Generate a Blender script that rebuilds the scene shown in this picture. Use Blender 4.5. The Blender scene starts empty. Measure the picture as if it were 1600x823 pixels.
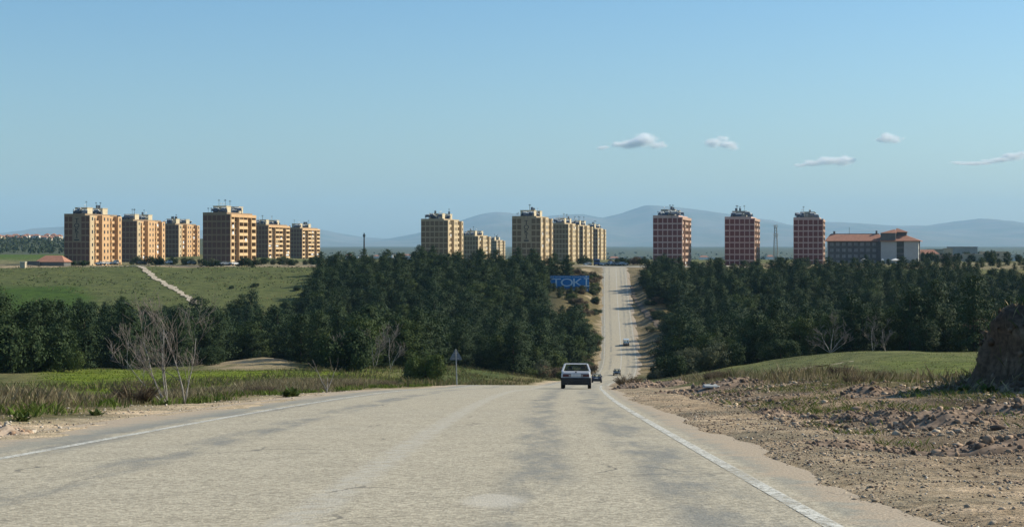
import bpy, bmesh, math, random
import numpy as np
from mathutils import Vector, Matrix

SC = bpy.context.scene
COL = SC.collection
R = math.radians
random.seed(7)
rng = np.random.default_rng(7)
EYE = 30.0            # camera height above the datum; heights below are "drops" under the eye
PHI = R(12.5)         # heading of the apartment blocks

# ------------------------------------------------------------------ camera
cam_d = bpy.data.cameras.new('camera')
cam_d.sensor_width = 36.0
cam_d.lens = 56.25
cam_d.shift_y = -21.5 / 1600
cam_d.clip_start = 0.2
cam_d.clip_end = 60000
cam = bpy.data.objects.new('camera', cam_d)
cam.location = (0, 0, EYE)
cam.rotation_euler = (R(90), 0, 0)
COL.objects.link(cam)
SC.camera = cam

# ------------------------------------------------------------------ sky, sun, exposure
SUN_AZ, SUN_EL = R(72), R(36)
world = bpy.data.worlds.new('World')
SC.world = world
world.use_nodes = True
wn = world.node_tree
bgn = wn.nodes['Background']
sky = wn.nodes.new('ShaderNodeTexSky')
sky.sky_type = 'NISHITA'
sky.sun_disc = False
sky.sun_elevation = SUN_EL
sky.sun_rotation = SUN_AZ
sky.altitude = 100
sky.air_density = 1.0
sky.dust_density = 1.3
sky.ozone_density = 2.0
tint = wn.nodes.new('ShaderNodeMix'); tint.data_type = 'RGBA'; tint.blend_type = 'MULTIPLY'
tint.inputs[0].default_value = 1.0
# paler towards the horizon, deeper blue above, all the way round
wtc = wn.nodes.new('ShaderNodeTexCoord'); wsep = wn.nodes.new('ShaderNodeSeparateXYZ')
wmr = wn.nodes.new('ShaderNodeMapRange'); wmr.inputs['From Min'].default_value = 0.02; wmr.inputs['From Max'].default_value = 0.2
wmx = wn.nodes.new('ShaderNodeMix'); wmx.data_type = 'RGBA'
wmx.inputs[6].default_value = (0.93, 1.05, 1.05, 1); wmx.inputs[7].default_value = (0.60, 0.91, 1.08, 1)
wn.links.new(wtc.outputs['Generated'], wsep.inputs[0]); wn.links.new(wsep.outputs[2], wmr.inputs['Value'])
wn.links.new(wmr.outputs[0], wmx.inputs[0]); wn.links.new(wmx.outputs[2], tint.inputs[7])
wn.links.new(sky.outputs[0], tint.inputs[6])
wn.links.new(tint.outputs[2], bgn.inputs[0])
bgn.inputs[1].default_value = 0.078

sun_d = bpy.data.lights.new('sun', 'SUN')
sun_d.energy = 3.85
sun_d.angle = R(0.55)
sun_d.color = (1.0, 0.89, 0.70)
sun = bpy.data.objects.new('sun', sun_d)
sv = Vector((math.sin(SUN_AZ) * math.cos(SUN_EL), math.cos(SUN_AZ) * math.cos(SUN_EL), math.sin(SUN_EL)))
sun.rotation_euler = sv.to_track_quat('Z', 'Y').to_euler()
sun.location = (200, 60, 250)
COL.objects.link(sun)

SC.view_settings.view_transform = 'Standard'
SC.view_settings.look = 'None'
SC.view_settings.exposure = 0.72
SC.view_settings.gamma = 1.0
SC.cycles.use_denoising = True
SC.cycles.max_bounces = 14
SC.cycles.diffuse_bounces = 2
SC.cycles.glossy_bounces = 2
SC.cycles.transmission_bounces = 4
SC.cycles.transparent_max_bounces = 16
SC.cycles.volume_bounces = 12
SC.cycles.caustics_reflective = False
SC.cycles.caustics_refractive = False

# ------------------------------------------------------------------ object helpers
def link(o, parent=None):
    COL.objects.link(o)
    if parent is not None:
        o.parent = parent
    return o

def tag(o, label=None, cat=None, group=None, kind=None):
    if label: o['label'] = label
    if cat: o['category'] = cat
    if group: o['group'] = group
    if kind: o['kind'] = kind
    return o

def empty(name, loc=(0, 0, 0), rz=0.0):
    o = bpy.data.objects.new(name, None)
    o.empty_display_size = 0.3
    o.location = loc
    o.rotation_euler = (0, 0, rz)
    return link(o)

def mesh_obj(name, data, parent=None, loc=None, rz=0.0):
    o = bpy.data.objects.new(name, data)
    if loc is not None: o.location = loc
    if rz: o.rotation_euler = (0, 0, rz)
    return link(o, parent)

def copy_tree(o, parent=None):
    c = o.copy(); COL.objects.link(c)
    c.parent = parent
    for ch in o.children:
        copy_tree(ch, c)
    return c

class MB:
    """collects simple shapes; build() makes one mesh"""
    def __init__(s):
        s.v, s.f = [], []
    def add(s, vs, fs):
        n = len(s.v); s.v += [tuple(v) for v in vs]
        s.f += [tuple(i + n for i in f) for f in fs]
        return s
    def box(s, a, b):
        (x0, y0, z0), (x1, y1, z1) = a, b
        return s.add([(x0, y0, z0), (x1, y0, z0), (x1, y1, z0), (x0, y1, z0), (x0, y0, z1), (x1, y0, z1), (x1, y1, z1), (x0, y1, z1)],
                     [(0, 3, 2, 1), (4, 5, 6, 7), (0, 1, 5, 4), (1, 2, 6, 5), (2, 3, 7, 6), (3, 0, 4, 7)])
    def hexa(s, low, high):
        """two quads, low ring then high ring, both anticlockwise seen from above"""
        return s.add(list(low) + list(high), [(0, 3, 2, 1), (4, 5, 6, 7), (0, 1, 5, 4), (1, 2, 6, 5), (2, 3, 7, 6), (3, 0, 4, 7)])
    def bar(s, p, q, w, h=None):
        h = h or w
        p, q = Vector(p), Vector(q)
        d = (q - p).normalized()
        a = d.orthogonal() if abs(d.z) > 0.95 else d.cross(Vector((0, 0, 1)))
        a.normalize(); b = d.cross(a).normalized()
        a *= w / 2; b *= h / 2
        vs = [p - a - b, p + a - b, p + a + b, p - a + b, q - a - b, q + a - b, q + a + b, q - a + b]
        return s.add(vs, [(0, 3, 2, 1), (4, 5, 6, 7), (0, 1, 5, 4), (1, 2, 6, 5), (2, 3, 7, 6), (3, 0, 4, 7)])
    def tube(s, pts, rads, n=6, cap=True):
        rings = []
        base = len(s.v)
        m = len(pts)
        ref = None
        for i, p in enumerate(pts):
            p = Vector(p)
            d = (Vector(pts[min(i + 1, m - 1)]) - Vector(pts[max(i - 1, 0)])).normalized()
            if ref is None:
                ref = d.orthogonal().normalized()
            a = (ref - d * ref.dot(d))
            a = a.normalized() if a.length > 1e-6 else d.orthogonal().normalized()
            ref = a
            b = d.cross(a)
            for k in range(n):
                t = 2 * math.pi * k / n
                s.v.append(tuple(p + (a * math.cos(t) + b * math.sin(t)) * rads[i]))
        for i in range(m - 1):
            for k in range(n):
                k2 = (k + 1) % n
                s.f.append((base + i * n + k, base + i * n + k2, base + (i + 1) * n + k2, base + (i + 1) * n + k))
        if cap:
            s.f.append(tuple(base + k for k in reversed(range(n))))
            s.f.append(tuple(base + (m - 1) * n + k for k in range(n)))
        return s
    def lathe(s, c, axis, prof, n=16):
        """prof: (offset along axis, radius)"""
        c = Vector(c); axis = Vector(axis).normalized()
        a = axis.orthogonal().normalized(); b = axis.cross(a)
        base = len(s.v)
        for (t, r) in prof:
            for k in range(n):
                w = 2 * math.pi * k / n
                s.v.append(tuple(c + axis * t + (a * math.cos(w) + b * math.sin(w)) * r))
        for i in range(len(prof) - 1):
            for k in range(n):
                k2 = (k + 1) % n
                s.f.append((base + i * n + k, base + i * n + k2, base + (i + 1) * n + k2, base + (i + 1) * n + k))
        return s
    def data(s, name, m=None, smooth=False):
        me = bpy.data.meshes.new(name)
        me.from_pydata(s.v, [], s.f)
        if m is not None: me.materials.append(m)
        if smooth: me.shade_smooth()
        me.update()
        return me
    def build(s, name, m=None, parent=None, loc=None, rz=0.0, smooth=False):
        return mesh_obj(name, s.data(name, m, smooth), parent, loc, rz)

def np_mesh(name, verts, faces, m=None, smooth=False, cols=None, uv=None):
    """verts (n,3), faces (k,3) or (k,4) arrays; cols per vertex rgb; uv per vertex"""
    verts = np.asarray(verts, np.float32); faces = np.asarray(faces, np.int32)
    k = faces.shape[1]
    me = bpy.data.meshes.new(name)
    me.vertices.add(len(verts)); me.vertices.foreach_set('co', verts.ravel())
    me.loops.add(faces.size); me.loops.foreach_set('vertex_index', faces.ravel())
    me.polygons.add(len(faces))
    me.polygons.foreach_set('loop_start', np.arange(0, faces.size, k, dtype=np.int32))
    if smooth: me.polygons.foreach_set('use_smooth', np.ones(len(faces), bool))
    if cols is not None:
        at = me.attributes.new('tone', 'FLOAT_COLOR', 'POINT')
        c4 = np.ones((len(verts), 4), np.float32); c4[:, :3] = cols
        at.data.foreach_set('color', c4.ravel())
    if uv is not None:
        ul = me.uv_layers.new(name='map')
        ul.data.foreach_set('uv', np.asarray(uv, np.float32)[faces.ravel()].ravel())
    if m is not None: me.materials.append(m)
    me.update(calc_edges=True)
    me.validate()
    return me

# ------------------------------------------------------------------ materials
def new_mat(name):
    m = bpy.data.materials.new(name); m.use_nodes = True
    nt = m.node_tree
    return m, nt, nt.nodes['Principled BSDF']

def nd(nt, typ, **kw):
    n = nt.nodes.new(typ)
    for k, v in kw.items(): setattr(n, k, v)
    return n

def noise(nt, vec, scale, detail=4, rough=0.6):
    n = nd(nt, 'ShaderNodeTexNoise'); n.inputs['Scale'].default_value = scale
    n.inputs['Detail'].default_value = detail; n.inputs['Roughness'].default_value = rough
    if vec is not None: nt.links.new(vec, n.inputs['Vector'])
    return n.outputs['Fac']

def ramp(nt, fac, lo, hi, a=0.0, b=1.0):
    n = nd(nt, 'ShaderNodeMapRange'); n.interpolation_type = 'SMOOTHSTEP'
    n.inputs['From Min'].default_value = lo; n.inputs['From Max'].default_value = hi
    n.inputs['To Min'].default_value = a; n.inputs['To Max'].default_value = b
    nt.links.new(fac, n.inputs['Value'])
    return n.outputs['Result']

def mixc(nt, fac, a, b, mode='MIX'):
    n = nd(nt, 'ShaderNodeMix'); n.data_type = 'RGBA'; n.blend_type = mode
    for sock, val in ((n.inputs[0], fac), (n.inputs[6], a), (n.inputs[7], b)):
        if isinstance(val, bpy.types.NodeSocket): nt.links.new(val, sock)
        elif isinstance(val, (int, float)): sock.default_value = val
        else: sock.default_value = (*val, 1)
    return n.outputs[2]

def mth(nt, op, a, b=None):
    n = nd(nt, 'ShaderNodeMath', operation=op)
    for i, val in enumerate((a, b)):
        if val is None: continue
        if isinstance(val, bpy.types.NodeSocket): nt.links.new(val, n.inputs[i])
        else: n.inputs[i].default_value = val
    return n.outputs[0]

def bump(nt, bsdf, h, dist, strength=1.0):
    n = nd(nt, 'ShaderNodeBump'); n.inputs['Distance'].default_value = dist
    n.inputs['Strength'].default_value = strength
    nt.links.new(h, n.inputs['Height']); nt.links.new(n.outputs[0], bsdf.inputs['Normal'])

def objvec(nt):
    return nd(nt, 'ShaderNodeTexCoord').outputs['Object']

def pmat(name, c1, c2=None, scale=1.0, rough=0.8, bmp=0.0, spec=0.3, metal=0.0, coat=0.0, detail=4):
    m, nt, b = new_mat(name)
    c2 = c2 or tuple(x * 0.82 for x in c1)
    f = noise(nt, objvec(nt), scale, detail)
    nt.links.new(mixc(nt, ramp(nt, f, 0.35, 0.65), c1, c2), b.inputs['Base Color'])
    b.inputs['Roughness'].default_value = rough
    b.inputs['Specular IOR Level'].default_value = spec
    b.inputs['Metallic'].default_value = metal
    if coat:
        b.inputs['Coat Weight'].default_value = coat; b.inputs['Coat Roughness'].default_value = 0.1
    if bmp: bump(nt, b, f, bmp)
    return m

def leafmat(name, c1, c2, var=0.5, trans=0.25):
    """foliage: colour wanders from plant to plant and from clump to clump"""
    m, nt, b = new_mat(name)
    oi = nd(nt, 'ShaderNodeObjectInfo')
    f = noise(nt, objvec(nt), 0.9, 3)
    mixf = mth(nt, 'ADD', mth(nt, 'MULTIPLY', oi.outputs['Random'], var), mth(nt, 'MULTIPLY', ramp(nt, f, 0.3, 0.7), 1 - var))
    c = mixc(nt, mixf, c1, c2)
    nt.links.new(c, b.inputs['Base Color'])
    b.inputs['Roughness'].default_value = 0.7
    b.inputs['Specular IOR Level'].default_value = 0.1
    tr = nd(nt, 'ShaderNodeBsdfTranslucent'); nt.links.new(c, tr.inputs[0])
    mx = nd(nt, 'ShaderNodeMixShader'); mx.inputs[0].default_value = trans
    nt.links.new(b.outputs[0], mx.inputs[1]); nt.links.new(tr.outputs[0], mx.inputs[2])
    nt.links.new(mx.outputs[0], nt.nodes['Material Output'].inputs['Surface'])
    return m

def tonemat(name, rough=0.85, trans=0.0, vary=0.25, scale=3.0):
    """base colour from the mesh's own tone attribute"""
    m, nt, b = new_mat(name)
    a = nd(nt, 'ShaderNodeAttribute'); a.attribute_name = 'tone'
    f = noise(nt, objvec(nt), scale, 3)
    c = mixc(nt, 1.0, a.outputs['Color'], mixc(nt, ramp(nt, f, 0.3, 0.7), (1 - vary,) * 3, (1 + vary,) * 3), 'MULTIPLY')
    nt.links.new(c, b.inputs['Base Color'])
    b.inputs['Roughness'].default_value = rough
    b.inputs['Specular IOR Level'].default_value = 0.15
    if trans:
        tr = nd(nt, 'ShaderNodeBsdfTranslucent'); nt.links.new(c, tr.inputs[0])
        mx = nd(nt, 'ShaderNodeMixShader'); mx.inputs[0].default_value = trans
        nt.links.new(b.outputs[0], mx.inputs[1]); nt.links.new(tr.outputs[0], mx.inputs[2])
        nt.links.new(mx.outputs[0], nt.nodes['Material Output'].inputs['Surface'])
    return m

# ------------------------------------------------------------------ lie of the land
def pchip(xs, ys):
    xs, ys = np.array(xs, float), np.array(ys, float)
    h = np.diff(xs); d = np.diff(ys) / h
    m = np.zeros_like(xs)
    for i in range(1, len(xs) - 1):
        if d[i - 1] * d[i] > 0:
            w1, w2 = 2 * h[i] + h[i - 1], h[i] + 2 * h[i - 1]
            m[i] = (w1 + w2) / (w1 / d[i - 1] + w2 / d[i])
    m[0], m[-1] = d[0], d[-1]
    def f(x):
        x = np.clip(np.asarray(x, float), xs[0], xs[-1])
        i = np.clip(np.searchsorted(xs, x) - 1, 0, len(xs) - 2)
        t = (x - xs[i]) / h[i]
        t2, t3 = t * t, t * t * t
        return (2 * t3 - 3 * t2 + 1) * ys[i] + (t3 - 2 * t2 + t) * h[i] * m[i] + (3 * t2 - 2 * t3) * ys[i + 1] + (t3 - t2) * h[i] * m[i + 1]
    return f

def sstep(a, b, x):
    t = np.clip((np.asarray(x, float) - a) / (b - a), 0, 1)
    return t * t * (3 - 2 * t)

_lat = rng.random((256, 256))
def vnoise(x, y):
    xi, yi = np.floor(x).astype(int), np.floor(y).astype(int)
    fx, fy = x - xi, y - yi
    fx, fy = fx * fx * (3 - 2 * fx), fy * fy * (3 - 2 * fy)
    g = lambda i, j: _lat[i % 256, j % 256]
    return (g(xi, yi) * (1 - fx) + g(xi + 1, yi) * fx) * (1 - fy) + (g(xi, yi + 1) * (1 - fx) + g(xi + 1, yi + 1) * fx) * fy - 0.5
def fbm(x, y, oct=4):
    x = np.asarray(x, float); y = np.asarray(y, float)
    r, a = 0.0, 1.0
    for k in range(oct):
        r = r + a * vnoise(x * 2 ** k + 17.3 * k, y * 2 ** k + 5.1 * k); a *= 0.5
    return r

XC = pchip([-300, 0, 40, 90, 130, 200, 267, 310, 362, 410, 450, 550, 650, 680],
           [-7.2, -1.75, -1.0, 1.2, 3.6, 8, 13.0, 17.8, 23.8, 28, 30.6, 36.3, 42.2, 44])
ROAD_D = pchip([-300, 0, 11, 40, 65, 90, 110, 150, 200, 267, 320, 362, 392, 420, 450, 500, 550, 600, 645, 665, 690, 760],
               [-19.6, 1.15, 1.91, 3.92, 5.75, 7.8, 9.32, 12.9, 17.2, 22.1, 26.0, 28.4, 29.0, 28.6, 27.1, 22.8, 18.2, 13.2, 8.6, 7.4, 7.0, 7.0])
LEFT_D = pchip([-300, 0, 40, 60, 100, 150, 200, 240, 300, 350, 400, 450, 500, 530, 570, 620, 700, 1100],
               [-19.6, 1.15, 4.0, 5.7, 9.0, 12.6, 15.6, 18.0, 22.0, 26, 28.0, 24, 17.6, 14.6, 10.8, 6.6, 6.4, 7.0])
RIGHT_D = pchip([-300, 0, 40, 60, 100, 150, 200, 250, 300, 350, 400, 450, 500, 550, 600, 640, 700, 1100],
                [-19.6, 1.15, 3.9, 5.6, 8.4, 11.3, 13.8, 16, 20, 25, 28, 26.5, 22, 17.2, 12.6, 8.2, 7.0, 7.0])
FAR_L = pchip([600, 700, 800, 1000, 1200, 1500, 1900, 2300, 3000, 5000, 16000, 32000], [6.6, 6.4, 6, 3, 5, 4, -6, -15, -6, 0, -10, -20])
FAR_M = pchip([600, 1100, 1500, 2200, 3500, 6000, 10000, 16000, 32000], [7, 7, 16, 22, 22, 4, -14, -30, -60])

def ground_drop(x, y):
    x = np.asarray(x, float); y = np.asarray(y, float)
    u = x - XC(np.minimum(y, 680))
    wl = sstep(5.0, 30.0, -u); wr = sstep(5.0, 45.0, u)
    d = ROAD_D(np.minimum(y, 760))
    d = d + (LEFT_D(y) - d) * wl + (RIGHT_D(y) - d) * wr
    wfar = sstep(640, 760, y)
    a = x / np.maximum(y, 1)
    far = FAR_M(y) + (FAR_L(y) - FAR_M(y)) * sstep(-0.10, -0.19, a)
    d = d + (far - d) * wfar
    d = d - (1.25 + 0.8 * fbm(x / 9, y / 9, 3)) * np.exp(-((x / np.maximum(y, 1) * 2500 - -395) / 80) ** 2) * np.exp(-((y - 274) / 26) ** 2) * (y > 150)
    # gentle unevenness, none on the carriageway
    off = sstep(6.0, 12.0, np.abs(u))
    d = d + off * (fbm(x / 14, y / 14) * 0.7 + fbm(x / 2.2, y / 2.2, 3) * 0.16) * (1 + sstep(800, 3000, y) * 4)
    near_dirt = sstep(4.5, 6.0, u) * (1 - sstep(90, 130, y))
    d = d - near_dirt * (fbm(x / 1.6 + 3, y / 1.6, 4) * 0.16 + 0.02 + 0.25 * sstep(6.5, 9, u) * (1 - sstep(11, 16, u)))
    # cut bank beside the far climb
    bank = sstep(380, 440, y) * (1 - sstep(600, 650, y))
    d = d - bank * 1.6 * sstep(6.0, 11.0, np.abs(u)) * (1 - sstep(14, 26, np.abs(u)))
    return d
def gz(x, y):
    return EYE - ground_drop(x, y)
def gzf(x, y):
    return float(gz(np.array([x]), np.array([y]))[0])
def at(px, y):
    """lateral position of a sight line at distance y"""
    return (px - 800) / 2500 * y
# ------------------------------------------------------------------ ground sheet
def axis(segs, grow_to, g):
    out = [segs[0][0]]
    for a, b, st in segs:
        n = max(1, int(round((b - a) / st)))
        out += list(np.linspace(a, b, n + 1)[1:])
    st = segs[-1][2]
    while out[-1] < grow_to:
        st *= g; out.append(out[-1] + st)
    return np.array(out)
ys = axis([(-300, -20, 20), (-20, 4, 2), (4, 62, 0.4), (62, 200, 1.5), (200, 680, 3)], 30000, 1.09)
xp = axis([(0, 14, 0.4), (14, 60, 1.5), (60, 250, 3)], 17000, 1.16)
xs = np.concatenate([-xp[:0:-1], xp])
GX, GY = np.meshgrid(xs, ys)
GU = GX - XC(np.minimum(GY, 680))
gd = ground_drop(GX, GY)
under = (GU > -5.7) & (GU < 4.3) & (GY < 690)
_ej = fbm(GX / 1.7 + 11, GY / 2.4, 4)
on_road = (1 - sstep(4.15, 4.7, GU + _ej * 0.45)) * (1 - sstep(5.3, 5.9, -GU + _ej * 1.1)) * (GY < 690)
gd = gd + np.where(np.abs(GU) < 7.5, 0.10 * on_road - 0.035 * (1 - on_road) * (1 - sstep(5.4, 6.6, np.abs(GU))), 0) * (GY < 690)
# base colour of what covers the ground
SAND = np.array((0.47, 0.39, 0.285)); DIRT = np.array((0.285, 0.22, 0.158)); DRY = np.array((0.17, 0.145, 0.075))
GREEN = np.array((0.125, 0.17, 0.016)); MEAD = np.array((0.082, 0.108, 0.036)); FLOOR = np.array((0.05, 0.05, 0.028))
OLIVE = np.array((0.125, 0.14, 0.055)); PALE = np.array((0.35, 0.29, 0.20)); BLUEG = np.array((0.07, 0.085, 0.055))
LUSH = np.array((0.045, 0.085, 0.013))
def lay(c, col, w):
    return c + (col - c) * np.clip(w, 0, 1)[..., None]
n1 = fbm(GX / 9, GY / 9); n2 = fbm(GX / 2.5 + 40, GY / 2.5)
A = GX / np.maximum(GY, 1) * 2500 + 800
c = np.zeros(GX.shape + (3,)) + MEAD
c = lay(c, DRY, (0.5 + n1) * 0.7)
left = GU < 0
# near left: green field behind the verge
c = lay(c, GREEN, left * sstep(-11, -15, GU) * sstep(45, 60, GY) * (1 - sstep(212, 235, GY + n1 * 30)) * (1 - sstep(560, 640, A)) * sstep(30, 130, A) * (0.9 + n1))
c = lay(c, MEAD * 0.9, left * sstep(-11, -15, GU) * sstep(150, 200, GY) * sstep(600, 660, A) * (1 - sstep(330, 360, GY)))
c = lay(c, PALE * 0.85, left * sstep(310, 340, A) * (1 - sstep(440, 470, A)) * sstep(228, 240, GY) * (1 - sstep(285, 300, GY)) * (0.8 + n2))
c = lay(c, DRY * 0.75, left * sstep(-6.8, -7.6, GU) * (1 - sstep(-12, -15, GU) * -1 - 1 + 0) * 0)
c = lay(c, DRY, left * sstep(-7.2, -8.2, GU) * (1 - sstep(11, 16, -GU)) * (1 - sstep(260, 300, GY)))
# forest floor
def poly_lr(x0, x1, soft): return sstep(x0 - soft, x0 + soft, A) * (1 - sstep(x1 - soft, x1 + soft, A))
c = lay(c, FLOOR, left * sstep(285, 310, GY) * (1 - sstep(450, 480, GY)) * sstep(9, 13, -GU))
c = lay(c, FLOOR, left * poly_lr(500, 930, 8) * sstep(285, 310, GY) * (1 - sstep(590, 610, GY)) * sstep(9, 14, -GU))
# far meadow with the deep green crop at its left end
c = lay(c, np.array((0.085, 0.105, 0.038)), left * (1 - sstep(490, 505, A)) * sstep(480, 500, GY) * (1 - sstep(625, 640, GY)) * (0.8 + n1))
crop = sstep(0, 1, (560 - GY) / 18 + n1 * 0.5) * (1 - sstep(118, 150, A + (GY - 520) * 0.3 + n1 * 30)) * sstep(455, 470, GY)
c = lay(c, LUSH, left * crop)
c = lay(c, PALE * 0.8, left * sstep(612, 620, GY) * (1 - sstep(632, 640, GY)) * (1 - sstep(500, 520, A)))
c = lay(c, LUSH * 1.3, left * sstep(700, 760, GY) * (1 - sstep(1050, 1150, GY)) * (1 - sstep(95, 130, A)) * (0.85 + n1))
# right field
c = lay(c, OLIVE, (~left) * sstep(12, 20, GU) * sstep(40, 70, GY) * (1 - sstep(270, 300, GY)) * (0.9 + n1 * 0.6))
c = lay(c, np.array((0.10, 0.13, 0.03)), (~left) * sstep(22, 35, GU) * sstep(70, 100, GY) * (1 - sstep(190, 240, GY)) * sstep(1330, 1420, A) * (0.75 + n1))
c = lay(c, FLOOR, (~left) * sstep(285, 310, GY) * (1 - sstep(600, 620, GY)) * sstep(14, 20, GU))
# far plain and hills
c = lay(c, BLUEG, sstep(1150, 1500, GY))
# bare edges along the road
bank = sstep(330, 400, GY) * (1 - sstep(660, 690, GY))
c = lay(c, DRY * 0.7, (1 - sstep(16, 22, np.abs(GU))) * bank)
c = lay(c, PALE * 0.75, (~left) * (1 - sstep(7, 12, GU + n2 * 12)) * bank * (0.5 + n1))
c = lay(c, PALE * 0.8, left * (1 - sstep(5.7, 7.2, -GU + n2 * 4)) * bank)
c = lay(c, PALE * 0.85, left * (1 - sstep(14, 17, -GU)) * bank * sstep(0.12, 0.35, fbm(GX / 7 + 70, GY / 12)))
c = lay(c, SAND, left * (1 - sstep(7.0, 8.3, -GU + n2 * 1.6)) * (1 - sstep(350, 400, GY)))
c = lay(c, DIRT, (~left) * (1 - sstep(8.5, 13.0, GU + n2 * 4)) * (1 - sstep(48, 75, GY)))
c = lay(c, DIRT, (~left) * (1 - sstep(6.5, 8.5, GU + n2 * 2)) * (1 - sstep(300, 340, GY)))
c = lay(c, SAND * 0.85, (~left) * (1 - sstep(5.6, 8.0, GU + n2 * 3)) * (1 - sstep(90, 120, GY)) * (0.7 + n2 * 0.6))
dk = (~left) * sstep(6.2, 7.5, GU) * (1 - sstep(13, 16, GU)) * sstep(14, 19, GY) * (1 - sstep(48, 58, GY))
c = lay(c, np.array((0.115, 0.082, 0.06)), dk * sstep(0.02, 0.4, fbm(GX / 1.1 + 5, GY / 1.6, 4)) * 0.85)
c = lay(c, np.array((0.12, 0.115, 0.05)), dk * sstep(0.05, 0.4, fbm(GX / 1.9 + 50, GY / 2.6, 4)) * sstep(18, 28, GY) * 0.8)
# plateau in front of the flats
c = lay(c, PALE * 0.7, sstep(640, 665, GY) * (1 - sstep(780, 900, GY)) * (0.7 + n1) * 0.8)

def ground_mat():
    m, nt, b = new_mat('open_ground')
    a = nd(nt, 'ShaderNodeAttribute'); a.attribute_name = 'tone'
    v = objvec(nt)
    f1 = noise(nt, v, 0.35, 6, 0.7); f2 = noise(nt, v, 3.0, 6, 0.75); f3 = noise(nt, v, 22.0, 4, 0.7)
    t = mixc(nt, ramp(nt, f1, 0.3, 0.7), (0.6, 0.64, 0.62), (1.35, 1.28, 1.2))
    t2 = mixc(nt, ramp(nt, f2, 0.3, 0.7), (0.62, 0.6, 0.56), (1.32, 1.3, 1.3))
    t3 = mixc(nt, ramp(nt, f3, 0.3, 0.7), (0.7, 0.68, 0.66), (1.3, 1.3, 1.3))
    col = mixc(nt, 1.0, mixc(nt, 1.0, mixc(nt, 1.0, a.outputs['Color'], t, 'MULTIPLY'), t2, 'MULTIPLY'), t3, 'MULTIPLY')
    nt.links.new(col, b.inputs['Base Color'])
    b.inputs['Roughness'].default_value = 0.95
    b.inputs['Specular IOR Level'].default_value = 0.1
    h = mth(nt, 'ADD', mth(nt, 'MULTIPLY', f2, 0.16), mth(nt, 'MULTIPLY', f3, 0.04))
    bump(nt, b, h, 1.0, 0.9)
    return m
ny, nx = GX.shape
gi = np.arange(ny * nx).reshape(ny, nx)
gf = np.stack([gi[:-1, :-1], gi[:-1, 1:], gi[1:, 1:], gi[1:, :-1]], -1).reshape(-1, 4)
gverts = np.stack([GX, GY, EYE - gd], -1).reshape(-1, 3)
def gz(x, y):
    """height of the ground sheet as meshed"""
    x = np.asarray(x, float); y = np.asarray(y, float)
    i = np.clip(np.searchsorted(xs, x) - 1, 0, len(xs) - 2); j = np.clip(np.searchsorted(ys, y) - 1, 0, len(ys) - 2)
    fx = (x - xs[i]) / (xs[i + 1] - xs[i]); fy = (y - ys[j]) / (ys[j + 1] - ys[j])
    return EYE - ((gd[j, i] * (1 - fx) + gd[j, i + 1] * fx) * (1 - fy) + (gd[j + 1, i] * (1 - fx) + gd[j + 1, i + 1] * fx) * fy)
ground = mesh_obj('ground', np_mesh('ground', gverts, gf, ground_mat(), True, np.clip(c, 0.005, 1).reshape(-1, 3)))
tag(ground, kind='structure', label='open ground of dirt, dry grass, meadow and fields')

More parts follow.
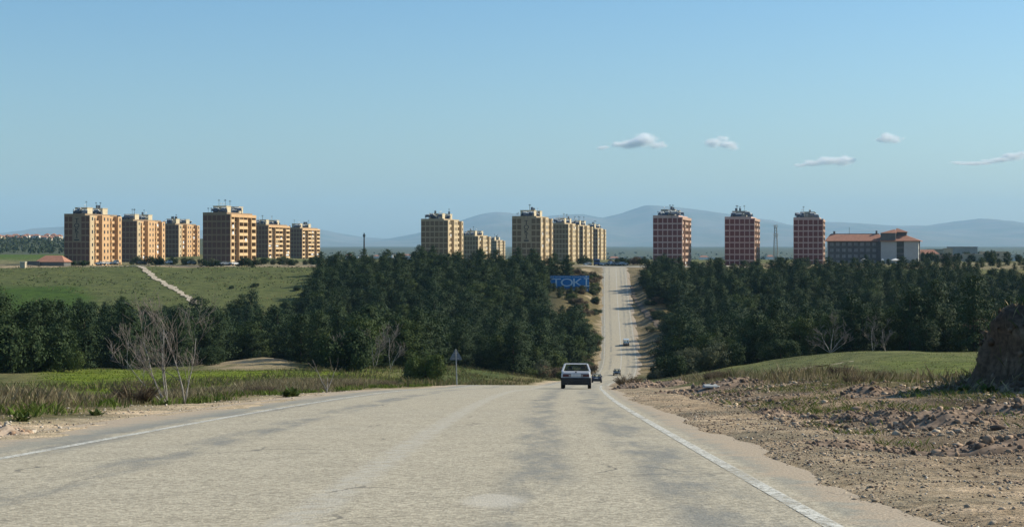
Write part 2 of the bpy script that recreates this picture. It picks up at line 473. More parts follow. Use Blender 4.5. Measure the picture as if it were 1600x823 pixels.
# ------------------------------------------------------------------ road
def road_mat():
    m, nt, b = new_mat('worn_chip_seal')
    uvn = nd(nt, 'ShaderNodeUVMap'); uvn.uv_map = 'map'
    sep = nd(nt, 'ShaderNodeSeparateXYZ'); nt.links.new(uvn.outputs[0], sep.inputs[0])
    u, v = sep.outputs[0], sep.outputs[1]
    vec = uvn.outputs[0]
    def band(c, w):
        return ramp(nt, mth(nt, 'ABSOLUTE', mth(nt, 'SUBTRACT', u, c)), w, w * 0.3)
    big = noise(nt, vec, 0.16, 3)
    mid = noise(nt, vec, 1.1, 5, 0.7)
    fine = noise(nt, vec, 30, 5, 0.75)
    grit = nd(nt, 'ShaderNodeTexVoronoi'); grit.inputs['Scale'].default_value = 42; nt.links.new(vec, grit.inputs['Vector'])
    stone = nd(nt, 'ShaderNodeTexVoronoi'); stone.inputs['Scale'].default_value = 26; nt.links.new(vec, stone.inputs['Vector'])
    base = mixc(nt, ramp(nt, mid, 0.3, 0.7), (0.322, 0.29, 0.222), (0.392, 0.354, 0.272))
    base = mixc(nt, ramp(nt, big, 0.35, 0.65, 0, 0.5), base, (0.365, 0.325, 0.243))
    sp = nd(nt, 'ShaderNodeSeparateXYZ'); nt.links.new(stone.outputs['Color'], sp.inputs[0])
    base = mixc(nt, 1.0, base, mixc(nt, sp.outputs[0], (0.68, 0.67, 0.66), (1.3, 1.3, 1.3)), 'MULTIPLY')
    base = mixc(nt, ramp(nt, fine, 0.5, 0.7, 0, 0.45), base, (0.15, 0.135, 0.105))
    # bitumen bleeding through in the wheel tracks
    stv = nd(nt, 'ShaderNodeMapping'); nt.links.new(vec, stv.inputs[0]); stv.inputs['Scale'].default_value = (1.25, 0.28, 1)
    st = noise(nt, stv.outputs[0], 1.0, 6, 0.72)
    tracks = mth(nt, 'MAXIMUM', mth(nt, 'MAXIMUM', band(1.75, 0.52), mth(nt, 'MULTIPLY', band(3.15, 0.6), 1.0)),
                 mth(nt, 'MAXIMUM', band(-2.75, 0.5), mth(nt, 'MULTIPLY', band(-4.75, 0.75), 0.95)))
    wet = mth(nt, 'MULTIPLY', tracks, ramp(nt, st, 0.40, 0.60))
    wet = mth(nt, 'MULTIPLY', wet, ramp(nt, mid, 0.25, 0.55, 0.3, 0.72))
    base = mixc(nt, wet, base, (0.15, 0.148, 0.132))
    # grey band outside the edge lines, dusty fringe beyond it
    edge = mth(nt, 'MAXIMUM', ramp(nt, u, 3.95, 4.1), ramp(nt, u, -4.75, -4.95))
    base = mixc(nt, mth(nt, 'MULTIPLY', edge, 0.55), base, (0.20, 0.20, 0.175))
    un = mth(nt, 'ADD', u, mth(nt, 'MULTIPLY', mth(nt, 'SUBTRACT', noise(nt, vec, 1.6, 5), 0.5), 1.6))
    dust = mth(nt, 'MAXIMUM', ramp(nt, un, 3.95, 4.35), ramp(nt, un, -5.2, -5.8))
    base = mixc(nt, mth(nt, 'MULTIPLY', dust, 0.9), base, mixc(nt, ramp(nt, fine, 0.3, 0.65), (0.50, 0.41, 0.30), (0.27, 0.21, 0.15)))
    # pale worn strip where the middle line was, and a scraped patch
    cl = mth(nt, 'MULTIPLY', band(0.0, 0.26), ramp(nt, noise(nt, vec, 3.5, 6, 0.75), 0.38, 0.6, 0.1, 0.75))
    base = mixc(nt, cl, base, (0.40, 0.375, 0.32))
    dx = mth(nt, 'DIVIDE', mth(nt, 'SUBTRACT', u, 1.38), 0.30); dy = mth(nt, 'DIVIDE', mth(nt, 'SUBTRACT', v, 13.2), 0.75)
    rr = mth(nt, 'ADD', mth(nt, 'ADD', mth(nt, 'MULTIPLY', dx, dx), mth(nt, 'MULTIPLY', dy, dy)), mth(nt, 'MULTIPLY', mth(nt, 'SUBTRACT', noise(nt, vec, 5, 5), 0.5), 2.2))
    base = mixc(nt, mth(nt, 'MULTIPLY', ramp(nt, rr, 1.2, 0.1), ramp(nt, fine, 0.35, 0.55, 0.3, 0.8)), base, (0.45, 0.42, 0.36))
    # hairline cracks, sealed here and there
    wv = nd(nt, 'ShaderNodeVectorMath', operation='ADD'); nt.links.new(vec, wv.inputs[0])
    wn_ = nd(nt, 'ShaderNodeTexNoise'); wn_.inputs['Scale'].default_value = 0.8; wn_.inputs['Detail'].default_value = 5; nt.links.new(vec, wn_.inputs['Vector'])
    nt.links.new(wn_.outputs['Color'], wv.inputs[1])
    ck = nd(nt, 'ShaderNodeTexVoronoi'); ck.feature = 'DISTANCE_TO_EDGE'; ck.inputs['Scale'].default_value = 0.42; nt.links.new(wv.outputs[0], ck.inputs['Vector'])
    crack = mth(nt, 'MULTIPLY', ramp(nt, ck.outputs['Distance'], 0.012, 0.003), ramp(nt, noise(nt, vec, 0.33, 3), 0.5, 0.62, 0.0, 0.75))
    base = mixc(nt, crack, base, (0.09, 0.085, 0.075))
    nt.links.new(base, b.inputs['Base Color'])
    nt.links.new(ramp(nt, wet, 0, 1, 0.88, 0.6), b.inputs['Roughness'])
    b.inputs['Specular IOR Level'].default_value = 0.3
    h = mth(nt, 'ADD', mth(nt, 'MULTIPLY', grit.outputs['Distance'], 0.5), mth(nt, 'MULTIPLY', fine, 0.5))
    bump(nt, b, h, 0.012, 0.8)
    return m
def strip(name, us, ya, yb, step, lift, m, kind='structure', label=None):
    yv = np.concatenate([np.arange(ya, min(yb, 130), step), np.arange(max(ya, min(yb, 130)), yb + 0.01, step * 2)])
    xc = XC(yv)
    t = np.gradient(xc, yv); nrm = np.sqrt(1 + t * t)
    us = np.array(us, float)
    U, Y = np.meshgrid(us, yv)
    jag = np.zeros_like(U)
    X = xc[:, None] + (U + jag) / nrm[:, None]
    YY = Y - (U + jag) * (t / nrm)[:, None]
    Z = EYE - ROAD_D(Y) + lift - 0.0 * U
    n, k = U.shape
    i = np.arange(n * k).reshape(n, k)
    f = np.stack([i[:-1, :-1], i[:-1, 1:], i[1:, 1:], i[1:, :-1]], -1).reshape(-1, 4)
    me = np_mesh(name, np.stack([X, YY, Z], -1).reshape(-1, 3), f, m, True, None, np.stack([U, Y], -1).reshape(-1, 2))
    o = mesh_obj(name, me)
    return tag(o, kind=kind, label=label)
strip('road', [-6.4, -5.4, -4, -2, 0, 2, 3.6, 4.3, 5.3], -280, 684, 2.0, 0.0, road_mat(), label='worn pale grey two-lane road running down into the valley and up the far hill')
def paint_mat():
    m, nt, b = new_mat('worn_road_paint')
    uvn = nd(nt, 'ShaderNodeUVMap'); uvn.uv_map = 'map'
    vec = uvn.outputs[0]
    f = noise(nt, vec, 14, 6, 0.8); g = noise(nt, vec, 0.9, 4, 0.7)
    nt.links.new(mixc(nt, ramp(nt, f, 0.35, 0.7), (0.60, 0.59, 0.53), (0.42, 0.40, 0.34)), b.inputs['Base Color'])
    b.inputs['Roughness'].default_value = 0.7
    tr = nd(nt, 'ShaderNodeBsdfTransparent')
    keep = mth(nt, 'MULTIPLY', ramp(nt, f, 0.62, 0.48), ramp(nt, g, 0.30, 0.55, 0.4, 1.0))
    mx = nd(nt, 'ShaderNodeMixShader'); nt.links.new(keep, mx.inputs[0])
    nt.links.new(tr.outputs[0], mx.inputs[1]); nt.links.new(b.outputs[0], mx.inputs[2])
    nt.links.new(mx.outputs[0], nt.nodes['Material Output'].inputs['Surface'])
    return m
PAINT = paint_mat()
strip('road_edge_line', [3.72, 3.86], -280, 640, 2.0, 0.005, PAINT, label='worn white edge line along the right side of the road')
strip('road_edge_line', [-4.58, -4.43], -280, 640, 2.0, 0.005, PAINT, label='worn white edge line along the left side of the road')
strip('road_centre_line', [-0.08, 0.08], 330, 640, 2.0, 0.005, PAINT, label='faint white line down the middle of the far climb')

# cross street along the plateau where the road arrives
def draped(name, pts, w, m, label, lift=0.06, n=60, ragged=0.0):
    pts = np.array(pts, float)
    s = np.concatenate([[0], np.cumsum(np.hypot(*np.diff(pts, axis=0).T))])
    t = np.linspace(0, s[-1], n)
    P = np.stack([pchip(s, pts[:, 0])(t), pchip(s, pts[:, 1])(t)], -1)
    T = np.gradient(P, axis=0); T /= np.linalg.norm(T, axis=1)[:, None]
    N = np.stack([-T[:, 1], T[:, 0]], -1)
    rows = []
    ww = np.interp(t, s, w) if hasattr(w, '__len__') else np.full(n, w)
    for k in (-0.5, -0.2, 0.2, 0.5):
        q = P + N * (k * ww)[:, None] + (N * (rng.random(n) - 0.5)[:, None] * ragged if abs(k) == 0.5 else 0)
        rows.append(np.column_stack([q, gz(q[:, 0], q[:, 1]) + lift]))
    V = np.stack(rows, 1)
    i = np.arange(n * 4).reshape(n, 4)
    f = np.stack([i[:-1, :-1], i[:-1, 1:], i[1:, 1:], i[1:, :-1]], -1).reshape(-1, 4)
    o = mesh_obj(name, np_mesh(name, V.reshape(-1, 3), f, m, True))
    return tag(o, kind='structure', label=label)
PATHM = pmat('pale_earth', (0.46, 0.40, 0.31), (0.34, 0.28, 0.2), 0.6, 0.95, 0.05)
ASPH2 = pmat('pale_asphalt', (0.34, 0.31, 0.25), (0.28, 0.26, 0.22), 0.3, 0.9)
draped('street', [(26, 668), (44, 672), (75, 676), (130, 684)], [12, 16, 12, 9], ASPH2, 'pale street crossing the top of the climb', 0.10)
draped('footpath', [(-146, 622), (-136, 596), (-122, 560), (-110, 532), (-100, 505)], 2.2, PATHM, 'pale earth track running down the meadow', 0.18, ragged=1.3)
draped('track', [(-215, 640), (-150, 634), (-80, 628), (-70, 626)], 4.0, PATHM, 'pale track along the foot of the left apartment blocks', 0.2, ragged=0.5)
draped('footpath', [(20.5, 155), (24, 165), (30.6, 181), (40.2, 204), (46, 216)], [0.6, 0.9, 1.2, 1.3, 0.6], pmat('dry_trodden_earth', (0.34, 0.285, 0.19), (0.24, 0.21, 0.12), 0.6, 0.95), 'narrow pale path across the right field', 0.22, ragged=0.3)
GULLY = pmat('gully_earth', (0.16, 0.12, 0.085), (0.10, 0.075, 0.05), 0.8, 0.95, 0.1)

# ------------------------------------------------------------------ mountains
ridge = np.array([(-900, 368), (-500, 362), (-200, 372), (0, 374), (50, 368), (95, 354), (180, 345), (260, 352), (340, 362), (420, 366), (470, 360), (503, 357), (530, 363), (570, 371), (610, 373), (650, 365),
    (690, 355), (725, 343), (757, 333), (780, 329), (815, 334), (850, 338), (885, 335), (915, 334), (950, 340), (985, 332), (1022, 320), (1055, 322), (1100, 329), (1150, 337), (1200, 344), (1245, 352), (1290, 346),
    (1320, 347), (1360, 350), (1400, 352), (1450, 352), (1485, 347), (1530, 340), (1560, 344), (1600, 349), (1700, 345), (1850, 338), (2100, 352), (2500, 360)], float)
YM = 24000.0
mx_ = np.linspace(at(-800, YM), at(2400, YM), 420)
my_ = np.linspace(18000, 30000, 70)
MX, MY = np.meshgrid(mx_, my_)
rh = EYE + (390 - np.interp(MX / YM * 2500 + 800 + fbm(MX / 1800, MY / 1800) * 30 * (np.abs(MY - YM) > 1), ridge[:, 0], ridge[:, 1])) * YM / 2500
spur = fbm(MX / 1040 + 9, MY / 1040, 5)
prof = np.clip(1 - np.abs(MY - YM) / 5900, 0, 1) ** 0.9
MZ = 20 + (rh - 20) * prof + spur * 180 * prof * (1 - prof) * 2 + fbm(MX / 300, MY / 300, 3) * 16 * (prof > 0)
MZ = np.where(prof <= 0, 0, MZ)
i = np.arange(MX.size).reshape(MX.shape)
mf = np.stack([i[:-1, :-1], i[:-1, 1:], i[1:, 1:], i[1:, :-1]], -1).reshape(-1, 4)
tag(mesh_obj('mountains', np_mesh('mountains', np.stack([MX, MY, MZ], -1).reshape(-1, 3), mf,
    pmat('mountain_scrub', (0.09, 0.10, 0.06), (0.17, 0.15, 0.11), 0.0015, 0.95, detail=8), True)), kind='structure', label='blue hazy mountain range along the horizon')
# ------------------------------------------------------------------ apartment blocks
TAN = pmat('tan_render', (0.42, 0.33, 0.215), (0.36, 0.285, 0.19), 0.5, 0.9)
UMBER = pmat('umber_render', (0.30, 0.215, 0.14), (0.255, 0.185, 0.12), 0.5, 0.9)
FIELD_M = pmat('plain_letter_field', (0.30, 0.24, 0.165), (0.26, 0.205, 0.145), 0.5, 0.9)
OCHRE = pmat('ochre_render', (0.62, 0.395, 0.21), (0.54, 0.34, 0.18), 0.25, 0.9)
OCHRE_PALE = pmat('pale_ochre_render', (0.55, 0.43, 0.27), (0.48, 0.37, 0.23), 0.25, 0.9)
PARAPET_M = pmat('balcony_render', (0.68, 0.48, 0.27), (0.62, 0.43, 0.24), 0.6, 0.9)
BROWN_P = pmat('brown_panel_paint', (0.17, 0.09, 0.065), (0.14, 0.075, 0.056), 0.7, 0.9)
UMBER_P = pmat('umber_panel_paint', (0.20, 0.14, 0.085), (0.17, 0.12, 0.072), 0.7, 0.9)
RED_P = pmat('red_panel_paint', (0.215, 0.078, 0.072), (0.18, 0.066, 0.062), 0.7, 0.9)
PINK = pmat('pink_render', (0.56, 0.40, 0.355), (0.50, 0.355, 0.315), 0.4, 0.9)
SALMON = pmat('salmon_render', (0.46, 0.31, 0.235), (0.40, 0.27, 0.2), 0.4, 0.9)
CORE_M = pmat('pale_stair_render', (0.62, 0.52, 0.35), (0.54, 0.45, 0.31), 0.5, 0.9)
CORE_D = pmat('grey_stair_render', (0.40, 0.38, 0.33), (0.34, 0.32, 0.28), 0.5, 0.9)
ROOF_M = pmat('roof_felt', (0.20, 0.19, 0.17), (0.15, 0.14, 0.13), 0.5, 0.95)
WIN_M = pmat('dark_window_glass', (0.03, 0.035, 0.04), (0.05, 0.055, 0.06), 1.0, 0.15, spec=0.5)
WHITE_M = pmat('white_enamel', (0.78, 0.78, 0.75), (0.66, 0.66, 0.63), 2.0, 0.5)
PANEL_M = pmat('solar_collector', (0.03, 0.04, 0.06), (0.05, 0.06, 0.08), 2.0, 0.3, spec=0.5)
STEEL_M = pmat('galvanised_steel', (0.35, 0.36, 0.36), (0.26, 0.27, 0.27), 3.0, 0.5, metal=0.6)
DARK_STEEL = pmat('dark_steel', (0.06, 0.065, 0.07), (0.09, 0.09, 0.095), 3.0, 0.5)
LETTER_D = pmat('dark_letter_paint', (0.035, 0.035, 0.035), (0.05, 0.05, 0.05), 2.0, 0.8)
CLOTH_M = pmat('white_washing', (0.75, 0.76, 0.78), (0.6, 0.62, 0.66), 1.5, 0.9)

def text_mesh(name, txt, size, m, depth=0.02, xs=1.0):
    cu = bpy.data.curves.new(name, 'FONT'); cu.body = txt; cu.size = size; cu.extrude = depth
    cu.align_x = 'CENTER'; cu.resolution_u = 3
    o = bpy.data.objects.new(name + '_tmp', cu); COL.objects.link(o)
    dg = bpy.context.evaluated_depsgraph_get(); dg.update()
    me = bpy.data.meshes.new_from_object(o.evaluated_get(dg), depsgraph=dg)
    bpy.data.objects.remove(o); bpy.data.curves.remove(cu)
    me.name = name
    rot = Matrix.Rotation(math.pi / 2, 4, 'X') @ Matrix.Diagonal((xs, 1, 1, 1))
    me.transform(rot)
    me.materials.clear(); me.materials.append(m); me.update()
    return me

FLOORS, FH = 8, 2.70
HB = FLOORS * FH + 0.3
# shared meshes
def tank_mesh():
    b = MB(); b.lathe((-0.9, 0.1, 1.35), (1, 0, 0), [(0, 0.0), (0, 0.27), (1.8, 0.27), (1.8, 0.0)], 8)
    return b.data('tank', WHITE_M)
def collector_mesh():
    b = MB(); b.hexa([(-1.0, -1.2, 0.15), (1.0, -1.2, 0.15), (1.0, 0.0, 1.2), (-1.0, 0.0, 1.2)], [(-1.0, -1.26, 0.22), (1.0, -1.26, 0.22), (1.0, -0.06, 1.27), (-1.0, -0.06, 1.27)])
    b.bar((-0.9, 0.1, -1.6), (-0.9, 0.1, 1.15), 0.09); b.bar((0.9, 0.1, -1.6), (0.9, 0.1, 1.15), 0.09); b.bar((-0.9, -1.1, -1.6), (-0.9, -1.1, 0.2), 0.09); b.bar((0.9, -1.1, -1.6), (0.9, -1.1, 0.2), 0.09)
    return b.data('solar_heater', PANEL_M)
TANK_ME, COLL_ME = tank_mesh(), collector_mesh()
def dish_mesh():
    b = MB(); b.lathe((0, 0, 0.9), (-0.75, -0.3, 0.5), [(0, 0.02), (0.05, 0.22), (0.16, 0.42), (0.22, 0.5)], 9)
    b.bar((0, 0, 0), (0, 0, 0.9), 0.06)
    return b.data('satellite_dish', WHITE_M)
DISH_ME = dish_mesh()
def aerial_mesh():
    b = MB(); b.bar((0, 0, 0), (0, 0, 2.6), 0.09)
    for k in range(4): b.bar((-0.55 + k * 0.07, 0, 2.1 + k * 0.14), (0.55 - k * 0.07, 0, 2.1 + k * 0.14), 0.06)
    return b.data('aerial', DARK_STEEL)
AERIAL_ME = aerial_mesh()
def vat_mesh():
    b = MB(); b.lathe((0, 0, 0), (0, 0, 1), [(0, 0.5), (1.15, 0.52), (1.35, 0.35), (1.42, 0.0)], 8)
    return b.data('water_tank', pmat('blue_grey_tank', (0.10, 0.13, 0.17), (0.07, 0.09, 0.12), 2, 0.5))
VAT_ME = vat_mesh()
WIN_ME = MB().box((-0.03, -0.55, 0), (0.045, 0.55, 1.35)).data('window', WIN_M)
SMALLWIN_ME = MB().box((-0.03, -0.3, 0), (0.045, 0.3, 0.8)).data('small_window', WIN_M)
DOORWIN_ME = MB().box((-0.03, -0.8, 0.05), (0.045, 0.8, 2.15)).data('balcony_door', WIN_M)
SHEET_ME = MB().box((0, -0.7, 0), (0.04, 0.7, 1.25)).data('washing', CLOTH_M)
BALC_ME = {}
def balc_mesh(key, w, m):
    if (key, w) not in BALC_ME:
        b = MB(); b.box((-0.05, 0, -0.15), (1.25, w, 0.0)); b.box((1.13, 0, 0.003), (1.25, w, 1.0)); b.box((-0.05, 0, 0.003), (1.127, 0.1, 1.0)); b.box((-0.05, w - 0.1, 0.003), (1.127, w, 1.0))
        BALC_ME[key, w] = b.data('balcony', m)
    return BALC_ME[key, w]

def apartment(corner, W, L, label, style, base_z, panel, frame, side, letters=False, floors_from=0, gear=10, seed=0, name='apartment_block'):
    """local: end wall on y=0 from x=-W to 0, lit long side on x=0 towards +y"""
    rd = random.Random(seed)
    t = empty(name, (corner[0], corner[1], base_z), -PHI)
    tag(t, label, 'apartment block', 'high-rise apartment blocks on the plateau')
    z0, z1 = -2.5, HB
    parts = []
    def P(n, mb, m): 
        return mb.build(n, m, t)
    def put(n, me, loc, rz=0.0):
        return mesh_obj(n, me, t, loc, rz)
    # --- end wall: a slab with a grid of recessed bands around painted panels
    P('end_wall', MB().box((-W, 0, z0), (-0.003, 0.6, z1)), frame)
    ncol = 6
    cw = W / ncol
    pm = MB().box((0, -0.06, 0), (cw - 0.42, 0.0, FH - 0.62)).data('wall_panel', panel)
    for k in range(floors_from, FLOORS):
        for c_ in range(ncol):
            if letters and c_ in (2, 3) and k >= FLOORS - 4: continue
            put('wall_panel', pm, (-W + c_ * cw + 0.21, -0.004, k * FH + 0.45))
    if letters:
        P('letter_field', MB().box((-W + 2 * cw - 0.05, -0.07, (FLOORS - 4) * FH + 0.3), (-W + 4 * cw + 0.05, -0.002, z1 - 0.5)), frame if frame is TAN else FIELD_M)
        zt = z1 - 1.0
        for ch in ('T', 'O', 'K', '\u0130'):
            me = text_mesh('letter', ch, 2.75, LETTER_D, 0.05, 1.15)
            zt -= 2.05 if ch != '\u0130' else 2.2
            put('letter', me, (-W + 3 * cw, -0.13, zt))
        P('plaque', MB().box((-W + 3 * cw - 1.1, -0.16, zt - 1.1), (-W + 3 * cw + 1.1, -0.075, zt - 0.55)), LETTER_D)
    # --- body and the long side
    if style == 'bays':
        rec = 2.1
        P('wall', MB().box((-W, 0.603, z0), (-rec, L - 0.01, z1)), side)
        ys_ = [0.603, 4.1, L * 0.385, L * 0.635, L * 0.885, L]
        for j, (a, b) in enumerate(((ys_[0], ys_[1]), (ys_[2], ys_[3]), (ys_[4], ys_[5]))):
            P('bay', MB().box((-rec + 0.003, a, z0), (0, b, z1 - (0.0 if j != 1 else -0.25))), side if j else OCHRE_PALE if side is OCHRE else side)
            cols = [(a + b) / 2 + 0.15] if j != 1 else [a + (b - a) * 0.28, a + (b - a) * 0.7]
            for k in range(FLOORS):
                for cy in cols:
                    put('window', WIN_ME if j != 0 or k % 2 else SMALLWIN_ME, (0, cy, k * FH + 0.95))
        for (a, b) in ((ys_[1], ys_[2]), (ys_[3], ys_[4])):
            bm_ = balc_mesh('bay' + side.name, 2.6, side)
            for k in range(1, FLOORS):
                put('balcony', bm_, (-rec, a + (b - a) * 0.42, k * FH))
                put('balcony_door', DOORWIN_ME, (-rec, a + (b - a) * 0.42 + 1.3, k * FH))
                put('window', WIN_ME, (-rec, a + (b - a) * 0.14, k * FH + 0.95))
                if rd.random() < 0.16:
                    put('washing', SHEET_ME, (-rec + 1.3, a + (b - a) * 0.42 + 1.3, k * FH + 0.55))
    else:
        rec = 1.55
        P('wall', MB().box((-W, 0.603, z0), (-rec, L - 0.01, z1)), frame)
        fr = [0.0, 0.15, 0.335, 0.5, 0.665, 0.82, 1.0]
        pier = side
        for j, f in enumerate(fr):
            y = max(0.605, f * L - 0.2) if j < 6 else L - 0.4
            P('pier', MB().box((-rec + 0.003, y, z0), (0.04, y + 0.4, z1 - 1.1)), pier)
        P('cornice', MB().box((-rec + 0.003, 0.605, z1 - 1.097), (0.16, L, z1 + 0.05)), side)
        for j in (0, 2, 3, 5):
            a, b = fr[j] * L + 0.22, fr[j + 1] * L - 0.22
            if j == 0: a = 1.05
            if j == 5: b = L - 0.42
            w = round(b - a, 2)
            bm_ = MB().box((-rec - 0.02, 0, -0.16), (0.10, w, 0.0)).box((-0.05, 0, 0.003), (0.10, w, 1.02)).data('balcony', PARAPET_M if side is OCHRE else side)
            for k in range(FLOORS):
                put('balcony', bm_, (0, a, k * FH))
                put('balcony_door', DOORWIN_ME, (-rec, (a + b) / 2, k * FH))
                q = rd.random()
                if q < 0.13: put('washing', SHEET_ME, (0.12, a + w * 0.5, k * FH + 0.25))
                elif q < 0.22:
                    put('blind', MB().box((0, -w * 0.4, 0), (0.05, w * 0.4, 1.0)).data('blind', CLOTH_M if rd.random() < 0.5 else TAN), (-0.3, a + w * 0.5, k * FH + 1.4))
        for j in (1, 4):
            a, b = fr[j] * L + 0.25, fr[j + 1] * L - 0.25
            for k in range(FLOORS):
                put('window', WIN_ME, (-rec, (a + b) / 2, k * FH + 0.9))
                if k: put('ledge', MB().box((-rec - 0.02, a, -0.12), (-rec + 0.6, b, 0.12)).data('ledge', frame), (0, 0, k * FH))
    # --- roof, parapet, stair cores
    P('roof', MB().box((-W + 0.01, 0.02, z1 + 0.003), (-rec - 0.003, L - 0.02, z1 + 0.12)), ROOF_M)
    P('parapet', MB().box((-W, 0.0, z1 + 0.003), (-rec, 0.22, z1 + 0.75)).box((-W, 0.223, z1 + 0.123), (-W + 0.2, L - 0.2, z1 + 0.75)).box((-rec - 0.2, 0.223, z1 + 0.123), (-rec, L - 0.2, z1 + 0.75)), frame)
    cm = CORE_M if side is not SALMON else CORE_D
    for (y0, dx) in ((L * 0.16, 0.0), (L * 0.63, 0.0)):
        P('stair_core', MB().box((-W * 0.78 + dx, y0, z1 + 0.125), (-W * 0.30 + dx, y0 + 4.6, z1 + 3.3)).box((-W * 0.78 + dx - 0.15, y0 - 0.15, z1 + 3.303), (-W * 0.30 + dx + 0.15, y0 + 4.75, z1 + 3.5)), cm)
    for k in range(gear):
        x = rd.uniform(-W + 1.2, -rec - 1.2); y = rd.uniform(0.9, L * 0.85)
        for (y0, _) in ((L * 0.16, 0), (L * 0.63, 0)):
            if y0 - 1.2 < y < y0 + 5.8 and -W * 0.78 - 1.2 < x < -W * 0.3 + 1.2: y = y0 - 1.6
        zz = z1 + 0.12
        q = rd.random()
        if q < 0.45:
            h = put('solar_heater', COLL_ME, (x, y, zz + rd.uniform(0.3, 1.5)), rd.uniform(-0.5, 0.5)); mesh_obj('tank', TANK_ME, h)
        elif q < 0.65: put('satellite_dish', DISH_ME, (x, y, zz + 0.9), rd.uniform(-0.6, 0.6))
        elif q < 0.85: put('aerial', AERIAL_ME, (x, y, zz), rd.uniform(0, 3))
        else: put('water_tank', VAT_ME, (x, y, zz + 0.5))
    for k in range(rd.randint(3, 7)):
        y0 = (L * 0.16, L * 0.63)[rd.randrange(2)]
        q = rd.random()
        put('aerial' if q < 0.4 else 'satellite_dish' if q < 0.7 else 'water_tank', AERIAL_ME if q < 0.4 else DISH_ME if q < 0.7 else VAT_ME, (-W * rd.uniform(0.36, 0.72), y0 + rd.uniform(1.2, 3.6), z1 + 3.5), rd.uniform(-0.4, 0.4))
    return t

def solve_len(x1, px2, y1):
    """depth of a block whose far corner lies on sight line px2"""
    a = (px2 - 800) / 2500
    c_, s_ = math.cos(PHI), math.sin(PHI)
    return (a * y1 - x1) / (s_ - a * c_)
# end wall left, corner, far end of the long side (sight lines), roof line; then look
ROOF_Z = 14.2
BLOCKS = [
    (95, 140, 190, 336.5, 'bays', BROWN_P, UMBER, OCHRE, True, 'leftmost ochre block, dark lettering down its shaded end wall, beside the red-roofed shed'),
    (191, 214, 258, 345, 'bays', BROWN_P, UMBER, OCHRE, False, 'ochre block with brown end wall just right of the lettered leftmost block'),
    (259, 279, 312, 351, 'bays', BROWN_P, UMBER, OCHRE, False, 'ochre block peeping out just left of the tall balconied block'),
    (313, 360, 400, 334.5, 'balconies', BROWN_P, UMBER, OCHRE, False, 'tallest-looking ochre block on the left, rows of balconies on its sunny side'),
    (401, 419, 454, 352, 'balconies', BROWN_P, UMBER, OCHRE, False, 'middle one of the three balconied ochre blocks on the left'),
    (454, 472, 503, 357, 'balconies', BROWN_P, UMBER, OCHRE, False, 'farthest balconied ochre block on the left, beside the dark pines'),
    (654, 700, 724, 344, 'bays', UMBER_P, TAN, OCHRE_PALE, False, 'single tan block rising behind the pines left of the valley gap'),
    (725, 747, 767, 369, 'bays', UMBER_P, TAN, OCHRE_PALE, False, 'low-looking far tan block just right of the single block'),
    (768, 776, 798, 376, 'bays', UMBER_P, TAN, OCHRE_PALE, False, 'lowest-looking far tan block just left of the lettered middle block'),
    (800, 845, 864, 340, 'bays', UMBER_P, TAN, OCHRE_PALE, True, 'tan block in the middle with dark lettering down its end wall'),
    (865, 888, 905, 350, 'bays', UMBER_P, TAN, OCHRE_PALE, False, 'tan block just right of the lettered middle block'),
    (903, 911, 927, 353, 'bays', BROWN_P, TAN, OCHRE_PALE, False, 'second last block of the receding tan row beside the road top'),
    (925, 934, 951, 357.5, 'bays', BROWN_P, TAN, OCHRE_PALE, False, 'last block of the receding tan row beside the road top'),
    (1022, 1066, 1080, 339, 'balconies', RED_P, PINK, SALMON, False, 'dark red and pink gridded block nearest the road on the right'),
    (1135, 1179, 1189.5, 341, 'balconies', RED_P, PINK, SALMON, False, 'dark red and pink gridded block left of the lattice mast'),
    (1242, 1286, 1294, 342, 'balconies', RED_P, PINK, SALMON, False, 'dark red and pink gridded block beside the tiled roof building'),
]
for k, (a, b, c2, top, style, pan, fra, sid, let, lab) in enumerate(BLOCKS):
    rz_ = ROOF_Z
    if 7 <= k <= 8: rz_ = 8.2
    yc = rz_ * 2500 / (390 - top)
    xcn = at(b, yc)
    W = (at(b, yc) - at(a, yc)) / (math.cos(PHI) - math.sin(PHI) * (a - 800) / 2500)
    W = min(max(W, 10.5), 13.5) if k not in (2, 4, 5, 1) else 12
    L = min(max(solve_len(xcn, c2, yc), 16), 36)
    apartment((xcn, yc), W, L, lab, style, EYE + rz_ - HB, pan, fra, sid, let, seed=k, gear=40)

